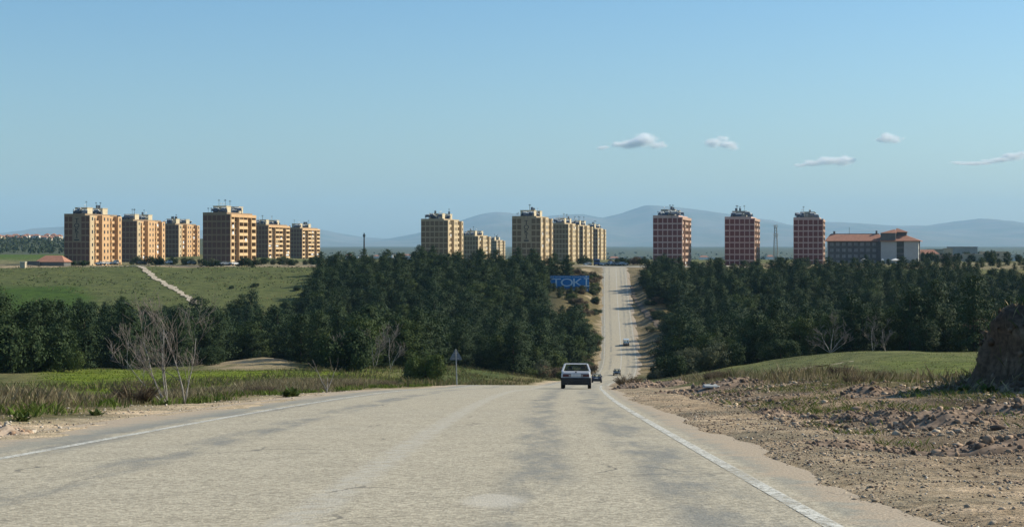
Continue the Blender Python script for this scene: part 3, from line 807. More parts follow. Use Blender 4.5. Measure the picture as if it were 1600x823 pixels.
# ------------------------------------------------------------------ long tiled building on the right
ROOFTILE = pmat('terracotta_roof', (0.38, 0.185, 0.12), (0.31, 0.15, 0.10), 0.9, 0.85, 0.02)
SLATE_R = pmat('slate_render', (0.15, 0.145, 0.14), (0.12, 0.117, 0.115), 0.3, 0.9)
GREYW = pmat('grey_white_render', (0.48, 0.475, 0.455), (0.43, 0.425, 0.41), 0.2, 0.9)
PALEWIN = pmat('pale_blind_window', (0.28, 0.27, 0.26), (0.2, 0.2, 0.2), 0.4, 0.5)
def hospital():
    Y0 = 800.0
    rz = -R(17)
    t = empty('tiled_building', (at(1372, Y0), Y0, EYE - 8.0), rz)
    tag(t, 'long low building with terracotta roof and a pale end block', 'building')
    H = 12.4
    # wing to the left: local x from -26 to 0
    MB().box((-25, 3, -2), (0, 16, H)).build('wing_wall', SLATE_R, t)
    MB().box((-25.6, 3.2, -2), (-25.003, 15, H + 0.2)).build('wing_end', WHITE_M, t)
    for k in range(4):
        MB().box((-24.98, 2.88, k * 3 + 0.1), (-0.02, 2.997, k * 3 + 0.45)).build('floor_band', SLATE_R, t)
        for j in range(8):
            x = -24.0 + j * 3.0
            f = MB().box((x, 2.93, k * 3 + 0.95), (x + 1.75, 2.999, k * 3 + 2.6)).build('window', PALEWIN, t)
            MB().box((x + 0.83, 2.90, k * 3 + 0.95), (x + 0.92, 2.928, k * 3 + 2.6)).build('mullion', SLATE_R, f)
    r = MB().add([(-26.5, 1.9, H), (1.5, 1.9, H), (1.5, 17, H), (-26.5, 17, H), (-24.5, 9.5, H + 3.6), (0, 9.5, H + 3.6), (-26.5, 1.9, H - 0.3), (1.5, 1.9, H - 0.3)],
             [(0, 1, 5, 4), (2, 3, 4, 5), (3, 0, 4), (1, 2, 5), (6, 7, 1, 0)]).build('roof', ROOFTILE, t)
    MB().box((-23, 9.0, H + 3.4), (-22, 10, H + 5.0)).build('chimney', SLATE_R, r)
    MB().box((-1.9, 9.0, H + 3.2), (-1, 10, H + 5.2)).build('chimney', SLATE_R, r)
    MB().box((-24, 9.4, H + 3.5), (0, 9.6, H + 3.75)).build('ridge_cap', SLATE_R, r)
    MB().bar((-15, 9.5, H + 3.5), (-15, 9.5, H + 7.0), 0.12).build('lightning_rod', DARK_STEEL, r)
    # dark joint, then the pale block
    MB().box((0.003, 1.5, -2), (1.4, 15, H)).build('stair_shaft', SLATE_R, t)
    MB().box((1.403, -0.5, -2), (19.6, 17, H)).build('block_wall', GREYW, t)
    for k in range(4):
        MB().box((9.1, -0.56, k * 3 + 0.5), (12.6, -0.497, k * 3 + 2.5)).build('window', WIN_M, t)
        MB().box((9.1, -0.54, k * 3 + 2.51), (12.6, -0.498, k * 3 + 3.49)).build('spandrel', SLATE_R, t)
    for k in range(4):
        for y in (3, 7, 11):
            MB().box((19.597, y, k * 3 + 0.9), (19.65, y + 1.2, k * 3 + 2.4)).build('window', WIN_M, t)
    MB().box((19.603, 5.4, -2), (20.1, 5.9, H)).build('downpipe', SLATE_R, t)
    b = MB().add([(0.8, -1.4, H + 0.01), (20.8, -1.4, H + 0.01), (20.8, 18, H + 0.01), (0.8, 18, H + 0.01), (6.0, 8.0, H + 4.6), (8.5, 8.0, H + 4.6), (0.8, -1.4, H - 0.3), (20.8, -1.4, H - 0.3), (20.8, 18, H - 0.3)],
             [(0, 1, 5, 4), (1, 2, 5), (2, 3, 4, 5), (3, 0, 4), (6, 7, 1, 0), (7, 8, 2, 1)]).build('block_roof', ROOFTILE, t)
    MB().box((1.2, -0.8, H + 0.02), (8.6, 6, H + 3.9)).build('attic_wall', SLATE_R, b)
    MB().add([(1.0, -1.0, H + 3.903), (8.8, -1.0, H + 3.903), (8.8, 6.4, H + 3.903), (1.0, 6.4, H + 3.903), (7.4, 2.8, H + 5.7), (8.2, 2.8, H + 5.7)],
             [(0, 1, 5, 4), (1, 2, 5), (2, 3, 4, 5), (3, 0, 4)]).build('attic_roof', ROOFTILE, b)
    MB().box((8.9, 4, H + 1.6), (13.6, 10, H + 4.4)).build('lantern_wall', SLATE_R, b)
    MB().add([(8.0, 3.2, H + 4.403), (14.4, 3.2, H + 4.403), (14.4, 11, H + 4.403), (8.0, 11, H + 4.403), (8.4, 7, H + 6.3), (9.2, 7, H + 6.3)],
             [(0, 1, 5, 4), (1, 2, 5), (2, 3, 4, 5), (3, 0, 4), (3, 2, 1, 0)]).build('lantern_roof', ROOFTILE, b)
hospital()

# ------------------------------------------------------------------ masts
def lattice_mast():
    y = 880.0; x = at(1212, y); z = gzf(x, y)
    t = empty('telecom_mast', (x, y, z)); tag(t, 'grey lattice telecom mast between two red blocks', 'mast')
    H = EYE + (390 - 351) * y / 2500 - z
    b = MB(); w0, w1 = 1.25, 0.55
    for sx, sy in ((1, 1), (1, -1), (-1, -1), (-1, 1)):
        b.bar((sx * w0, sy * w0, 0), (sx * w1, sy * w1, H * 0.93), 0.22)
    b.build('lattice_leg', STEEL_M, t)
    b = MB(); n = 14
    for k in range(n):
        f0, f1 = k / n * 0.93, (k + 1) / n * 0.93
        a0, a1 = w0 + (w1 - w0) * k / n, w0 + (w1 - w0) * (k + 1) / n
        s = 1 if k % 2 else -1
        for (p, q) in (((1, 1), (1, -1)), ((1, -1), (-1, -1)), ((-1, -1), (-1, 1)), ((-1, 1), (1, 1))):
            b.bar((p[0] * a0, p[1] * a0, f0 * H), (q[0] * a1, q[1] * a1, f1 * H), 0.12)
    b.build('bracing', STEEL_M, t)
    b = MB()
    for k in range(5):
        w = k * 1.256
        b.box((math.cos(w) * 1.0 - 0.2, math.sin(w) * 1.0 - 0.2, H * 0.66), (math.cos(w) * 1.0 + 0.2, math.sin(w) * 1.0 + 0.2, H * 0.66 + 2.2))
        b.box((math.cos(w + .6) * 0.8 - 0.2, math.sin(w + .6) * 0.8 - 0.2, H * 0.92), (math.cos(w + .6) * 0.8 + 0.2, math.sin(w + .6) * 0.8 + 0.2, H))
    b.build('antenna', WHITE_M, t)
lattice_mast()
def pole_mast():
    y = 1250.0; x = at(569, y); z = gzf(x, y)
    H = EYE + (390 - 364) * y / 2500 - z
    t = empty('radio_mast', (x, y, z)); tag(t, 'dark slender radio mast standing in the gap left of the single tan block', 'mast')
    MB().tube([(0, 0, 0), (0, 0, H * 0.7), (0, 0, H)], [0.8, 0.6, 0.45], 8).build('pole', DARK_STEEL, t)
    MB().box((-0.9, -0.9, H * 0.86), (0.9, 0.9, H * 0.95)).build('antenna', DARK_STEEL, t)
pole_mast()

# ------------------------------------------------------------------ small and far buildings
HW = [pmat('house_render_white', (0.74, 0.71, 0.66), None, 0.3), pmat('house_render_cream', (0.5, 0.42, 0.31), None, 0.3), pmat('house_render_pink', (0.46, 0.31, 0.24), None, 0.3), pmat('house_render_grey', (0.36, 0.36, 0.35), None, 0.3)]
def house(x, y, w, d, h, m, label, group, rf=None, rz=0.0, flat=False, roofh=None, name='house', z=None, cat='house', wins=True):
    z = gzf(x, y) - 0.4 if z is None else z
    t = empty(name, (x, y, z), rz)
    tag(t, label, cat, group)
    MB().box((-w / 2, 0, 0), (w / 2, d, h)).build('wall', m, t)
    if flat:
        MB().box((-w / 2 - 0.2, -0.2, h + 0.003), (w / 2 + 0.2, d + 0.2, h + 0.4)).build('roof', rf or m, t)
    else:
        rh = roofh or 0.28 * d
        MB().add([(-w / 2 - 0.5, -0.5, h + 0.003), (w / 2 + 0.5, -0.5, h + 0.003), (w / 2 + 0.5, d + 0.5, h + 0.003), (-w / 2 - 0.5, d + 0.5, h + 0.003), (-w / 2 + d * .3, d / 2, h + rh), (w / 2 - d * .3, d / 2, h + rh)],
                 [(0, 1, 5, 4), (1, 2, 5), (2, 3, 4, 5), (3, 0, 4), (3, 2, 1, 0)]).build('roof', rf or ROOFTILE, t)
    if wins:
        nf = max(1, int(h / 3.2))
        for k in range(nf):
            n = max(2, int(w / 4))
            for j in range(n):
                xx = -w / 2 + (j + 0.5) * w / n
                MB().box((xx - 0.7, -0.06, k * 3.2 + 1.1), (xx + 0.7, 0.0, k * 3.2 + 2.6)).build('window', WIN_M, t)
    return t
rh_ = random.Random(3)
for k in range(26):                                  # village on the left skyline
    px = -6 + k * 3.9 + rh_.uniform(-1, 1)
    y = 2230 + rh_.uniform(-70, 60)
    house(at(px, y), y, rh_.uniform(5, 9), 8, rh_.uniform(3.5, 6.5), HW[k % 4], 'tiny pale house with terracotta roof on the left skyline', 'village on the left skyline', wins=k % 2 == 0)
MIDH = [(545, 3200, 14, 8), (556, 3050, 10, 7), (566, 3300, 22, 9), (578, 2900, 12, 6), (590, 3100, 16, 8), (603, 3000, 26, 11), (612, 3200, 14, 12), (622, 2900, 12, 7), (634, 3100, 18, 8), (644, 3000, 12, 7), (530, 2900, 12, 6), (519, 3100, 12, 7),
        (960, 2700, 16, 6), (972, 2800, 12, 6), (990, 2600, 20, 6), (1002, 2700, 14, 7), (1100, 2900, 16, 7), (1112, 2700, 12, 7), (1125, 2800, 18, 6), (1196, 2900, 14, 7), (1204, 2700, 12, 8), (1226, 2800, 18, 7)]
for k, (px, y, w, h) in enumerate(MIDH):
    house(at(px, y), y, w, 10, h, HW[(0, 0, 1, 3)[k % 4]], 'far pale house out on the hazy plain', 'far houses on the plain', flat=k % 4 != 0, wins=k % 3 == 0, z=gzf(at(px, y), y) + 2)
RIGHTH = [(1449, 940, 13, 5.5, 1, False, 'low salmon house just right of the pale end block'), (1463, 1010, 11, 8.0, 1, True, 'cream flat-roofed house topped by a tall block, right of the salmon house'),
          (1478, 900, 12, 4.5, 2, True, 'pink flat house half hidden by pines'), (1482, 965, 5, 8.5, 1, True, 'narrow sunlit cream house standing on end'), (1504, 1000, 18, 9.5, 3, True, 'grey flat-topped house, tallest among the low houses on the right'), (1527, 930, 16, 5, 1, True, 'long cream flat house low behind the pines'),
          (1554, 940, 16, 6.5, 1, True, 'cream house with a bright end wall near the right edge'), (1580, 1020, 12, 5, 0, True, 'white shed near the right edge')]
for k, (px, y, w, h, mi, fl, lab) in enumerate(RIGHTH):
    house(at(px, y), y, w, 9, h, HW[mi], lab, 'low houses on the right', flat=fl, rz=-PHI, z=EYE - 8.0, rf=HW[mi] if fl else None)
# red-roofed shed and hut left of the first block
sh = house(at(78, 640), 640, 11.5, 8, 1.9, SLATE_R, 'low dark shed with red tiled roof left of the lettered block', None, rz=-0.1, roofh=2.6, name='shed', z=EYE - 6.8, cat='shed', wins=False)
MB().box((-9, -1.0, 0.0), (-4, 1.0, 2.2)).build('lean_to', DARK_STEEL, sh)
hut = empty('hut', (at(35, 612), 612, gzf(at(35, 612), 612) - 0.2)); tag(hut, 'small pale hut at the left end of the plateau track', 'hut')
MB().box((-0.95, 0, 0), (0.95, 2.2, 2.45)).build('wall', HW[1], hut)
MB().box((-1.1, -0.15, 2.453), (1.1, 2.35, 2.6)).build('roof', HW[0], hut)
# ------------------------------------------------------------------ trees
BARK = pmat('pine_bark', (0.10, 0.07, 0.05), (0.06, 0.045, 0.035), 3, 0.95)
PALEBARK = pmat('pale_bark', (0.42, 0.385, 0.34), (0.22, 0.20, 0.18), 5, 0.9)
TWIGBARK = pmat('twig_bark', (0.22, 0.19, 0.165), (0.13, 0.11, 0.095), 5, 0.9)
PINE_L = leafmat('pine_needles', (0.022, 0.041, 0.017), (0.043, 0.066, 0.023), 0.5, 0.12)
BUSH_L = leafmat('bush_leaves', (0.055, 0.085, 0.022), (0.085, 0.11, 0.035), 0.5, 0.25)
OLIVE_L = leafmat('olive_leaves', (0.085, 0.10, 0.055), (0.12, 0.125, 0.07), 0.5, 0.25)
BROWN_L = leafmat('brown_twigs', (0.115, 0.082, 0.055), (0.16, 0.12, 0.075), 0.5, 0.1)
FAR_L_M = leafmat('far_leaves', (0.045, 0.065, 0.03), (0.07, 0.085, 0.04), 0.6, 0.15)

def sprays(centres, outward, size, n, spread, r, flat=0.5, lift=0.25):
    """n small leaf sprays round each centre, facing roughly outward and up"""
    m = len(centres)
    c = np.repeat(centres, n, 0) + r.normal(0, 1, (m * n, 3)) * spread * np.array((1, 1, 0.7))
    o = np.repeat(outward, n, 0) + r.normal(0, flat, (m * n, 3)); o[:, 2] += lift
    o /= np.linalg.norm(o, axis=1)[:, None] + 1e-9
    a = np.cross(o, r.normal(0, 1, (m * n, 3))); a /= np.linalg.norm(a, axis=1)[:, None] + 1e-9
    b = np.cross(o, a)
    s = size * r.uniform(0.6, 1.4, (m * n, 1)); w = s * r.uniform(0.35, 0.7, (m * n, 1))
    v = np.stack([c - a * s, c - b * w + a * s * 0.1, c + a * s, c + b * w + a * s * 0.1], 1)
    return v.reshape(-1, 3)
def quads(v): return np.arange(len(v)).reshape(-1, 4)

def pine_crown(seed, H, Rad, round_=0.5, start=0.08, dens=1.0, leaf=0.165, nleaf=19):
    r = np.random.default_rng(seed)
    cs, ou = [], []
    lean = r.normal(0, 0.03, 2)
    nl = int(15 * dens)
    lobes = r.uniform(0.65, 1.25, 5); la = r.uniform(0, 6.28, 5)
    for i in range(nl):
        f = start + (1 - start) * ((i + r.uniform(-.3, .3)) / nl)
        f = min(max(f, start), 0.99)
        p = (1 - f ** (1.4 + round_)) ** (0.75 - 0.25 * round_) * min(1, 0.6 + (f - start) * 2.0)
        nb = max(3, int(r.integers(5, 8) * (0.45 + 0.55 * p)))
        a0 = r.uniform(0, 6.28)
        for j in range(nb):
            a = a0 + 6.283 * j / nb + r.normal(0, 0.25)
            ln = Rad * p * r.uniform(0.55, 1.15) * lobes[int(a / 1.2566) % 5]
            up = r.uniform(-0.05, 0.45)
            k = max(1, int(ln / 0.42))
            for q in range(k):
                g = (q + 1) / k
                if g < 0.3 and k > 2: continue
                cs.append((lean[0] * f * H + math.cos(a) * ln * g, lean[1] * f * H + math.sin(a) * ln * g, f * H + ln * g * up * g))
                ou.append((math.cos(a), math.sin(a), 0.5))
    for i in range(4):
        a = r.uniform(0, 6.28)
        cs.append((lean[0] * H + math.cos(a) * .35, lean[1] * H + math.sin(a) * .35, H * r.uniform(0.95, 1.02))); ou.append((0, 0, 1))
    cs, ou = np.array(cs), np.array(ou)
    return sprays(cs, ou, leaf, nleaf, 0.30, r)
def bush_crown(seed, w, h, n=150, leaf=0.16, nleaf=9, spread=0.2, lobes=6):
    r = np.random.default_rng(seed)
    lc = np.column_stack([r.uniform(-0.5, 0.5, lobes) * w, r.uniform(-0.5, 0.5, lobes) * w, r.uniform(0.3, 0.66, lobes) * h]); lr = r.uniform(0.22, 0.36, lobes)
    cs, ou = [], []
    while len(cs) < n:
        k = r.integers(lobes); d = r.normal(0, 1, 3); d /= np.linalg.norm(d)
        p = lc[k] + d * lr[k] * np.array((w, w, h)) * r.uniform(0.75, 1.08)
        if p[2] < 0.05 * h: continue
        cs.append(p); ou.append(d)
    return sprays(np.array(cs), np.array(ou), leaf, nleaf, spread, r)
def trunk_mesh(seed, H, r0, m, limbs=6, Rad=2.0, start=0.2):
    rd = random.Random(seed); b = MB()
    b.tube([(0, 0, -0.4), (0.02, 0, H * 0.4), (0.05, 0.03, H * 0.9)], [r0, r0 * 0.7, r0 * 0.15], 6)
    for k in range(limbs):
        f = rd.uniform(start, 0.75); a = rd.uniform(0, 6.28); ln = Rad * (1 - f) * 0.8
        b.tube([(0.02, 0, H * f), (math.cos(a) * ln, math.sin(a) * ln, H * f + ln * 0.3)], [r0 * 0.35, r0 * 0.1], 4)
    return b.data('trunk', m)
PINES = []
PINE_LIGHT = leafmat('light_pine_needles', (0.036, 0.058, 0.017), (0.06, 0.085, 0.024), 0.5, 0.2)
for s in range(10):
    H = (9.2, 8.0, 10.0, 8.6, 8.6, 7.0, 9.4, 6.4, 7.2, 8.2)[s]; Rd = (3.0, 3.3, 2.9, 2.7, 3.7, 3.2, 3.4, 3.3, 3.6, 3.4)[s]
    cv = pine_crown(100 + s, H, Rd, (0.7, 1.2, 0.8, 0.6, 1.5, 1.3, 1.0, 1.6, 1.8, 1.4)[s], 0.05)
    PINES.append((np_mesh('crown', cv, quads(cv), PINE_LIGHT if s in (5, 8) else PINE_L), trunk_mesh(s, H, 0.13, BARK, 6, Rd), H, Rd))
ROUNDS = []
for s in range(4):
    cv = bush_crown(200 + s, 3.6, 3.4, 240, 0.105, 24, 0.2)
    ROUNDS.append((cv, trunk_mesh(20 + s, 2.6, 0.08, BARK, 5, 1.5)))
ROUND_ME = {(k, nm): np_mesh('crown', ROUNDS[k][0], quads(ROUNDS[k][0]), mm) for k in range(4) for nm, mm in (('green', BUSH_L), ('olive', OLIVE_L), ('brown', BROWN_L), ('pine', PINE_L))}

def pine(x, y, k, s, rz, label, group=None, name='pine_tree', sz=1.0):
    cm, tm, H, Rd = PINES[k]
    t = empty(name, (x, y, gzf(x, y) - 0.1), rz)
    t.scale = (s, s, s * sz)
    tag(t, label, 'tree', group)
    mesh_obj('crown', cm, t); mesh_obj('trunk', tm, t)
    return t
def bush(x, y, kind, k, s, rz, label, group=None, name='bush', sz=1.0, cat='bush'):
    t = empty(name, (x, y, gzf(x, y) - 0.05), rz)
    t.scale = (s, s, s * sz); tag(t, label, cat, group)
    mesh_obj('crown', ROUND_ME[k, kind], t); mesh_obj('trunk', ROUNDS[k][1], t)
    return t

# where the woods stand (sight line -> nearest and farthest distance of the wood)
L_FRONT = np.array([(-200, 185), (0, 200), (60, 212), (120, 232), (200, 245), (300, 272), (345, 300), (455, 300), (475, 245), (560, 236), (640, 245), (690, 285), (860, 300), (900, 330), (930, 400)], float)
L_BACK = np.array([(-200, 452), (0, 452), (60, 456), (110, 462), (150, 474), (200, 474), (250, 462), (330, 462), (400, 465), (470, 476), (496, 500), (503, 590), (560, 600), (640, 606), (760, 604), (850, 596), (900, 575), (930, 560)], float)
R_FRONT = np.array([(980, 520), (1010, 330), (1035, 300), (1060, 290), (1100, 285), (1200, 282), (1300, 280), (1400, 272), (1500, 262), (1600, 255), (1800, 245)], float)
R_BACK = np.array([(980, 600), (1005, 612), (1040, 636), (1090, 618), (1150, 612), (1215, 622), (1290, 618), (1330, 613), (1430, 610), (1480, 604), (1600, 600), (1800, 600)], float)
cand = []
wr_ = np.random.default_rng(11)
SP = 5.4
for yy in np.arange(180, 650, SP):
    for xx in np.arange(at(-190, yy), at(1790, yy), SP):
        x = xx + wr_.uniform(-.45, .45) * SP; y = yy + wr_.uniform(-.45, .45) * SP
        u = x - float(XC(min(y, 680))); px = x / y * 2500 + 800
        if u < 0:
            mgn = (12.0 if y < 400 else 10.0) + 2 * math.sin(y / 23.0) if y < 560 else 15
            if u > -mgn: continue
            if px > 930: continue
            f, b_ = np.interp(px, L_FRONT[:, 0], L_FRONT[:, 1]), np.interp(px, L_BACK[:, 0], L_BACK[:, 1])
            side_ = 'L'
        else:
            mgn = 15.0 + 3 * math.sin(y / 19.0) - (3 if y > 520 else 0)
            if u < mgn: continue
            f, b_ = np.interp(px, R_FRONT[:, 0], R_FRONT[:, 1]), np.interp(px, R_BACK[:, 0], R_BACK[:, 1])
            side_ = 'R'
        if y < f + wr_.uniform(-4, 4) or y > b_ + wr_.uniform(-6, 6): continue
        # keep the sight line to the billboard open
        if 852 < px < 938 and 462 < y < 570: continue
        k = int(wr_.integers(10)); s = float(np.clip(wr_.normal(0.9, 0.22), 0.5, 1.35))
        if side_ == 'L' and px < 480 and y > 420: s *= 0.85
        if y > 550: s = min(s, 0.98 if px < 1300 else 0.93)
        cand.append((x, y, k, s, float(wr_.uniform(0, 6.28)), side_, px))
# how much of each tree the view shows: nearer trees cover farther ones
cand.sort(key=lambda q: q[1])
buf = np.zeros((412, 800), bool); show = []
for (x, y, k, s, rz, sd, px) in cand:
    z0 = gzf(x, y); H = PINES[k][2] * s; Rd = PINES[k][3] * s * 0.8
    sc = 1250 / y
    cx = 400 + x * sc; r_ = Rd * sc
    top, bot = 195 - (z0 + H - EYE) * sc, 195 - (z0 - EYE) * sc
    ya, yb = int(max(0, top)), int(min(411, bot)); n_ = 0
    for row in range(ya, yb + 1):
        f = (row - top) / max(1, bot - top); hw = r_ * min(1, 0.15 + 1.3 * f)
        a, b_ = int(max(0, cx - hw)), int(min(800, cx + hw + 1))
        if b_ > a:
            seg = buf[row, a:b_]; n_ += int((~seg).sum()); seg[:] = True
    show.append(n_)
order = np.argsort(-np.array(show), kind='stable')
ZONES = {'L': ((0, 240, 'at the left edge of the view'), (240, 480, 'behind the bare earth patch'), (480, 690, 'left of the triangular sign'), (690, 2000, 'between the triangular sign and the far climb')),
         'R': ((0, 1110, 'beside the far climb'), (1110, 1260, 'left of the spreading bare tree'), (1260, 1420, 'behind the bare trees'), (1420, 9000, 'behind the earth mound'))}
rest = []
for rank, i_ in enumerate(order):
    x, y, k, s, rz, sd, px = cand[i_]
    if rank < 270:
        zn = next(z_[2] for z_ in ZONES[sd] if px < z_[1])
        lv = 'front ranks' if y < 400 else 'upper slope'
        lw = 'left' if sd == 'L' else 'right'
        lt_ = 'light green' if k in (5, 8) else 'dark'
        pine(x, y, k, s, rz, lt_ + ' pine, ' + lv + ' of ' + lw + ' wood, ' + zn, lt_ + ' pines, ' + lw + ' wood ' + lv + ' ' + zn)
    elif show[i_] > 0 or y > 300:
        rest.append((x, y, k, s, rz))

def instancer(name, pts, sources, label):
    """one object whose many plants are copies of crowns that stand in the scene"""
    P = np.array([(p[0], p[1], gzf(p[0], p[1]) - 0.1) for p in pts], np.float32)
    me = bpy.data.meshes.new(name); me.vertices.add(len(P)); me.vertices.foreach_set('co', P.ravel())
    for nm, typ, vals in (('pick', 'INT', [p[2] for p in pts]), ('size', 'FLOAT', [p[3] for p in pts]), ('turn', 'FLOAT', [p[4] for p in pts])):
        at_ = me.attributes.new(nm, typ, 'POINT'); at_.data.foreach_set('value', np.array(vals, np.int32 if typ == 'INT' else np.float32))
    o = mesh_obj(name, me); tag(o, label, kind='stuff')
    ng = bpy.data.node_groups.new(name + '_nodes', 'GeometryNodeTree')
    ng.interface.new_socket('Geometry', in_out='INPUT', socket_type='NodeSocketGeometry')
    ng.interface.new_socket('Geometry', in_out='OUTPUT', socket_type='NodeSocketGeometry')
    N = ng.nodes; gi_, go_ = N.new('NodeGroupInput'), N.new('NodeGroupOutput')
    j = N.new('GeometryNodeJoinGeometry')
    for src in reversed(sources):
        oi = N.new('GeometryNodeObjectInfo'); oi.transform_space = 'ORIGINAL'; oi.inputs['Object'].default_value = src
        oi.inputs['As Instance'].default_value = True
        ng.links.new(oi.outputs['Geometry'], j.inputs[0])
    io = N.new('GeometryNodeInstanceOnPoints'); io.inputs['Pick Instance'].default_value = True
    def attr(nm, typ):
        a = N.new('GeometryNodeInputNamedAttribute'); a.data_type = typ; a.inputs['Name'].default_value = nm
        return a.outputs['Attribute']
    cx = N.new('ShaderNodeCombineXYZ'); ng.links.new(attr('turn', 'FLOAT'), cx.inputs[2])
    ng.links.new(gi_.outputs[0], io.inputs['Points']); ng.links.new(j.outputs[0], io.inputs['Instance'])
    ng.links.new(attr('pick', 'INT'), io.inputs['Instance Index'])
    ng.links.new(cx.outputs[0], io.inputs['Rotation']); ng.links.new(attr('size', 'FLOAT'), io.inputs['Scale'])
    ng.links.new(io.outputs[0], go_.inputs[0])
    md = o.modifiers.new('copies', 'NODES'); md.node_group = ng
    return o
srcs = []
for k in range(10):
    srcs.append(next(o for o in bpy.data.objects if o.data is PINES[k][0]))
instancer('pine_wood', rest, srcs, 'the rest of the dark pine woods on both valley sides')

# ---- single trees and bushes with a look of their own
pine(at(1040, 588), 588, 4, 0.95, 1.0, 'broad pine at the road end of the right wood, below the nearest red block')
pine(at(1125, 570), 570, 0, 1.3, 2.0, 'tall ragged pine standing up just left of the middle red block')
pine(at(478, 430), 430, 5, 0.75, 2.0, 'small round pine alone on the meadow edge, lower of two', sz=0.8)
for px, y, s in ((866, 548, .36), (880, 545, .30), (892, 541, .36), (856, 540, .5), (899, 535, .3), (874, 530, .45)):
    pine(at(px, y), y, int(px) % 5, s, px, 'young pine growing up in front of the blue billboard', 'young pines before the billboard')
bs = random.Random(5)
SPECIAL_BUSHES = [
    (20, 196, 'pine', 0, 2.0, 'large dark round bush at the left edge of the left wood', 1.15),
    (62, 205, 'pine', 1, 1.7, 'large dark bush second from the left edge', 1.2),
    (100, 215, 'green', 2, 1.1, 'mid green bush at the foot of the wood, third from the left edge', 1.0),
    (330, 262, 'pine', 3, 1.2, 'low grey-green bush just left of the bare earth patch', 0.8),
    (665, 178, 'green', 2, 0.95, 'bright green bush behind the verge, left of the triangular sign', 1.25),
    (640, 190, 'pine', 1, 0.9, 'darker bush touching the bright green one left of the sign', 1.1),
    (545, 215, 'pine', 0, 1.7, 'broad bush with bare stems behind the green field', 1.2),
    (865, 330, 'green', 2, 1.4, 'light green bush just above the white car', 1.4),
    (840, 305, 'olive', 1, 1.2, 'greyish bush to the left above the white car', 1.0),
    (1050, 262, 'pine', 2, 1.15, 'dark bush at the road end of the right wood', 1.2),
    (1075, 266, 'olive', 3, 1.25, 'olive bush second along the foot of the right wood', 1.1),
    (1110, 268, 'olive', 0, 1.5, 'large olive bush third along the foot of the right wood', 1.1),
    (1150, 270, 'pine', 1, 1.3, 'dark green bush right of the large olive bush', 1.1),
    (1185, 330, 'green', 2, 1.6, 'yellow-green bush glowing in a gap of the right wood', 0.9),
    (1215, 335, 'green', 0, 1.5, 'second yellow-green bush in the gap of the right wood', 0.8),
    (1220, 272, 'pine', 3, 1.2, 'low dark bush left of the bare pale tree', 0.9),
    (1532, 262, 'brown', 1, 1.5, 'brownish bush before the right wood, beside the earth mound', 1.3),
    (462, 540, 'pine', 0, 0.8, 'dark bush on the meadow beside the wood corner, upper', 0.7),
    (480, 520, 'brown', 2, 0.9, 'reddish bush on the meadow beside the wood corner, lower', 0.8),
    (360, 545, 'pine', 1, 0.5, 'small dark bush alone in the left meadow', 0.8), (398, 548, 'pine', 3, 0.6, 'small dark bush in the left meadow right of its twin', 0.8),
    (395, 612, 'pine', 2, 0.35, 'tiny bush on the track below the tallest-looking ochre block', 1.0),
]
for (px, y, kind, k, s, lab, sz) in SPECIAL_BUSHES:
    bush(at(px, y), y, kind, k, s, bs.uniform(0, 6), lab, None, sz=sz)
# scrub on the banks beside the far climb
for i_ in range(230):
    y = bs.uniform(300, 620); sd = bs.choice((-1, -1, -1, 1)); u = bs.uniform(6.9, 16) if sd < 0 else bs.uniform(9, 15)
    x = float(XC(y)) + sd * u
    if sd < 0 and bs.random() < 0.25: kind = 'green'
    else: kind = bs.choice(('brown', 'olive', 'brown', 'pine'))
    bush(x, y, kind, bs.randrange(4), bs.uniform(0.4, 1.0), bs.uniform(0, 6), 'scrubby bush on the ' + ('left' if sd < 0 else 'right') + ' bank of the far climb', 'scrub on the ' + ('left' if sd < 0 else 'right') + ' bank', sz=bs.uniform(0.6, 1.0))
# garden trees in front of the left blocks
for i_, px in enumerate([98, 104, 112, 118, 126, 133, 205, 212, 218, 232, 245, 252, 264, 270, 288, 296, 303, 318, 330, 342, 372, 385, 395, 404, 412, 425, 440, 448, 458, 476, 490, 498]):
    y = 645 + bs.uniform(-6, 6) if px < 140 else 650 + bs.uniform(-5, 60)
    if 313 < px < 400: y = 628 + bs.uniform(-4, 2)
    if y > 640 and 140 < px < 150: continue
    bush(at(px, y), y, 'pine' if bs.random() < 0.7 else 'olive', bs.randrange(4), bs.uniform(0.55, 1.15), bs.uniform(0, 6), 'small garden tree at the foot of the ochre blocks', 'garden trees by the ochre blocks', name='garden_tree', sz=1.15, cat='tree')
for i_, px in enumerate([905, 912, 918, 957, 963, 968, 974, 982, 990, 996, 1002, 1010]):
    y = bs.uniform(720, 800)
    bush(at(px, y), y, 'pine' if bs.random() < 0.7 else 'brown', bs.randrange(4), bs.uniform(0.7, 1.2), bs.uniform(0, 6), 'dark tree behind the parked cars at the road top', 'trees behind the parked cars', name='garden_tree', sz=1.2, cat='tree')
for i_, px in enumerate([1443, 1456, 1490, 1497, 1512, 1519, 1536, 1545, 1549, 1562, 1570, 1590]):
    y = bs.uniform(850, 1000)
    bush(at(px, y), y, 'pine', bs.randrange(4), bs.uniform(0.9, 1.5), bs.uniform(0, 6), 'dark tree among the low houses on the right', 'trees among the low houses', name='garden_tree', sz=1.5, cat='tree')
for i_ in range(34):
    px = 1296 + i_ * 9.2 + bs.uniform(-4, 4); y = bs.uniform(622, 700)
    pine(at(px, y), y, bs.randrange(10), bs.uniform(0.42, 0.72) * (0.85 if px < 1435 else 1), bs.uniform(0, 6), 'low pine on the plateau edge before the tiled building and low houses', 'low pines on the plateau edge')
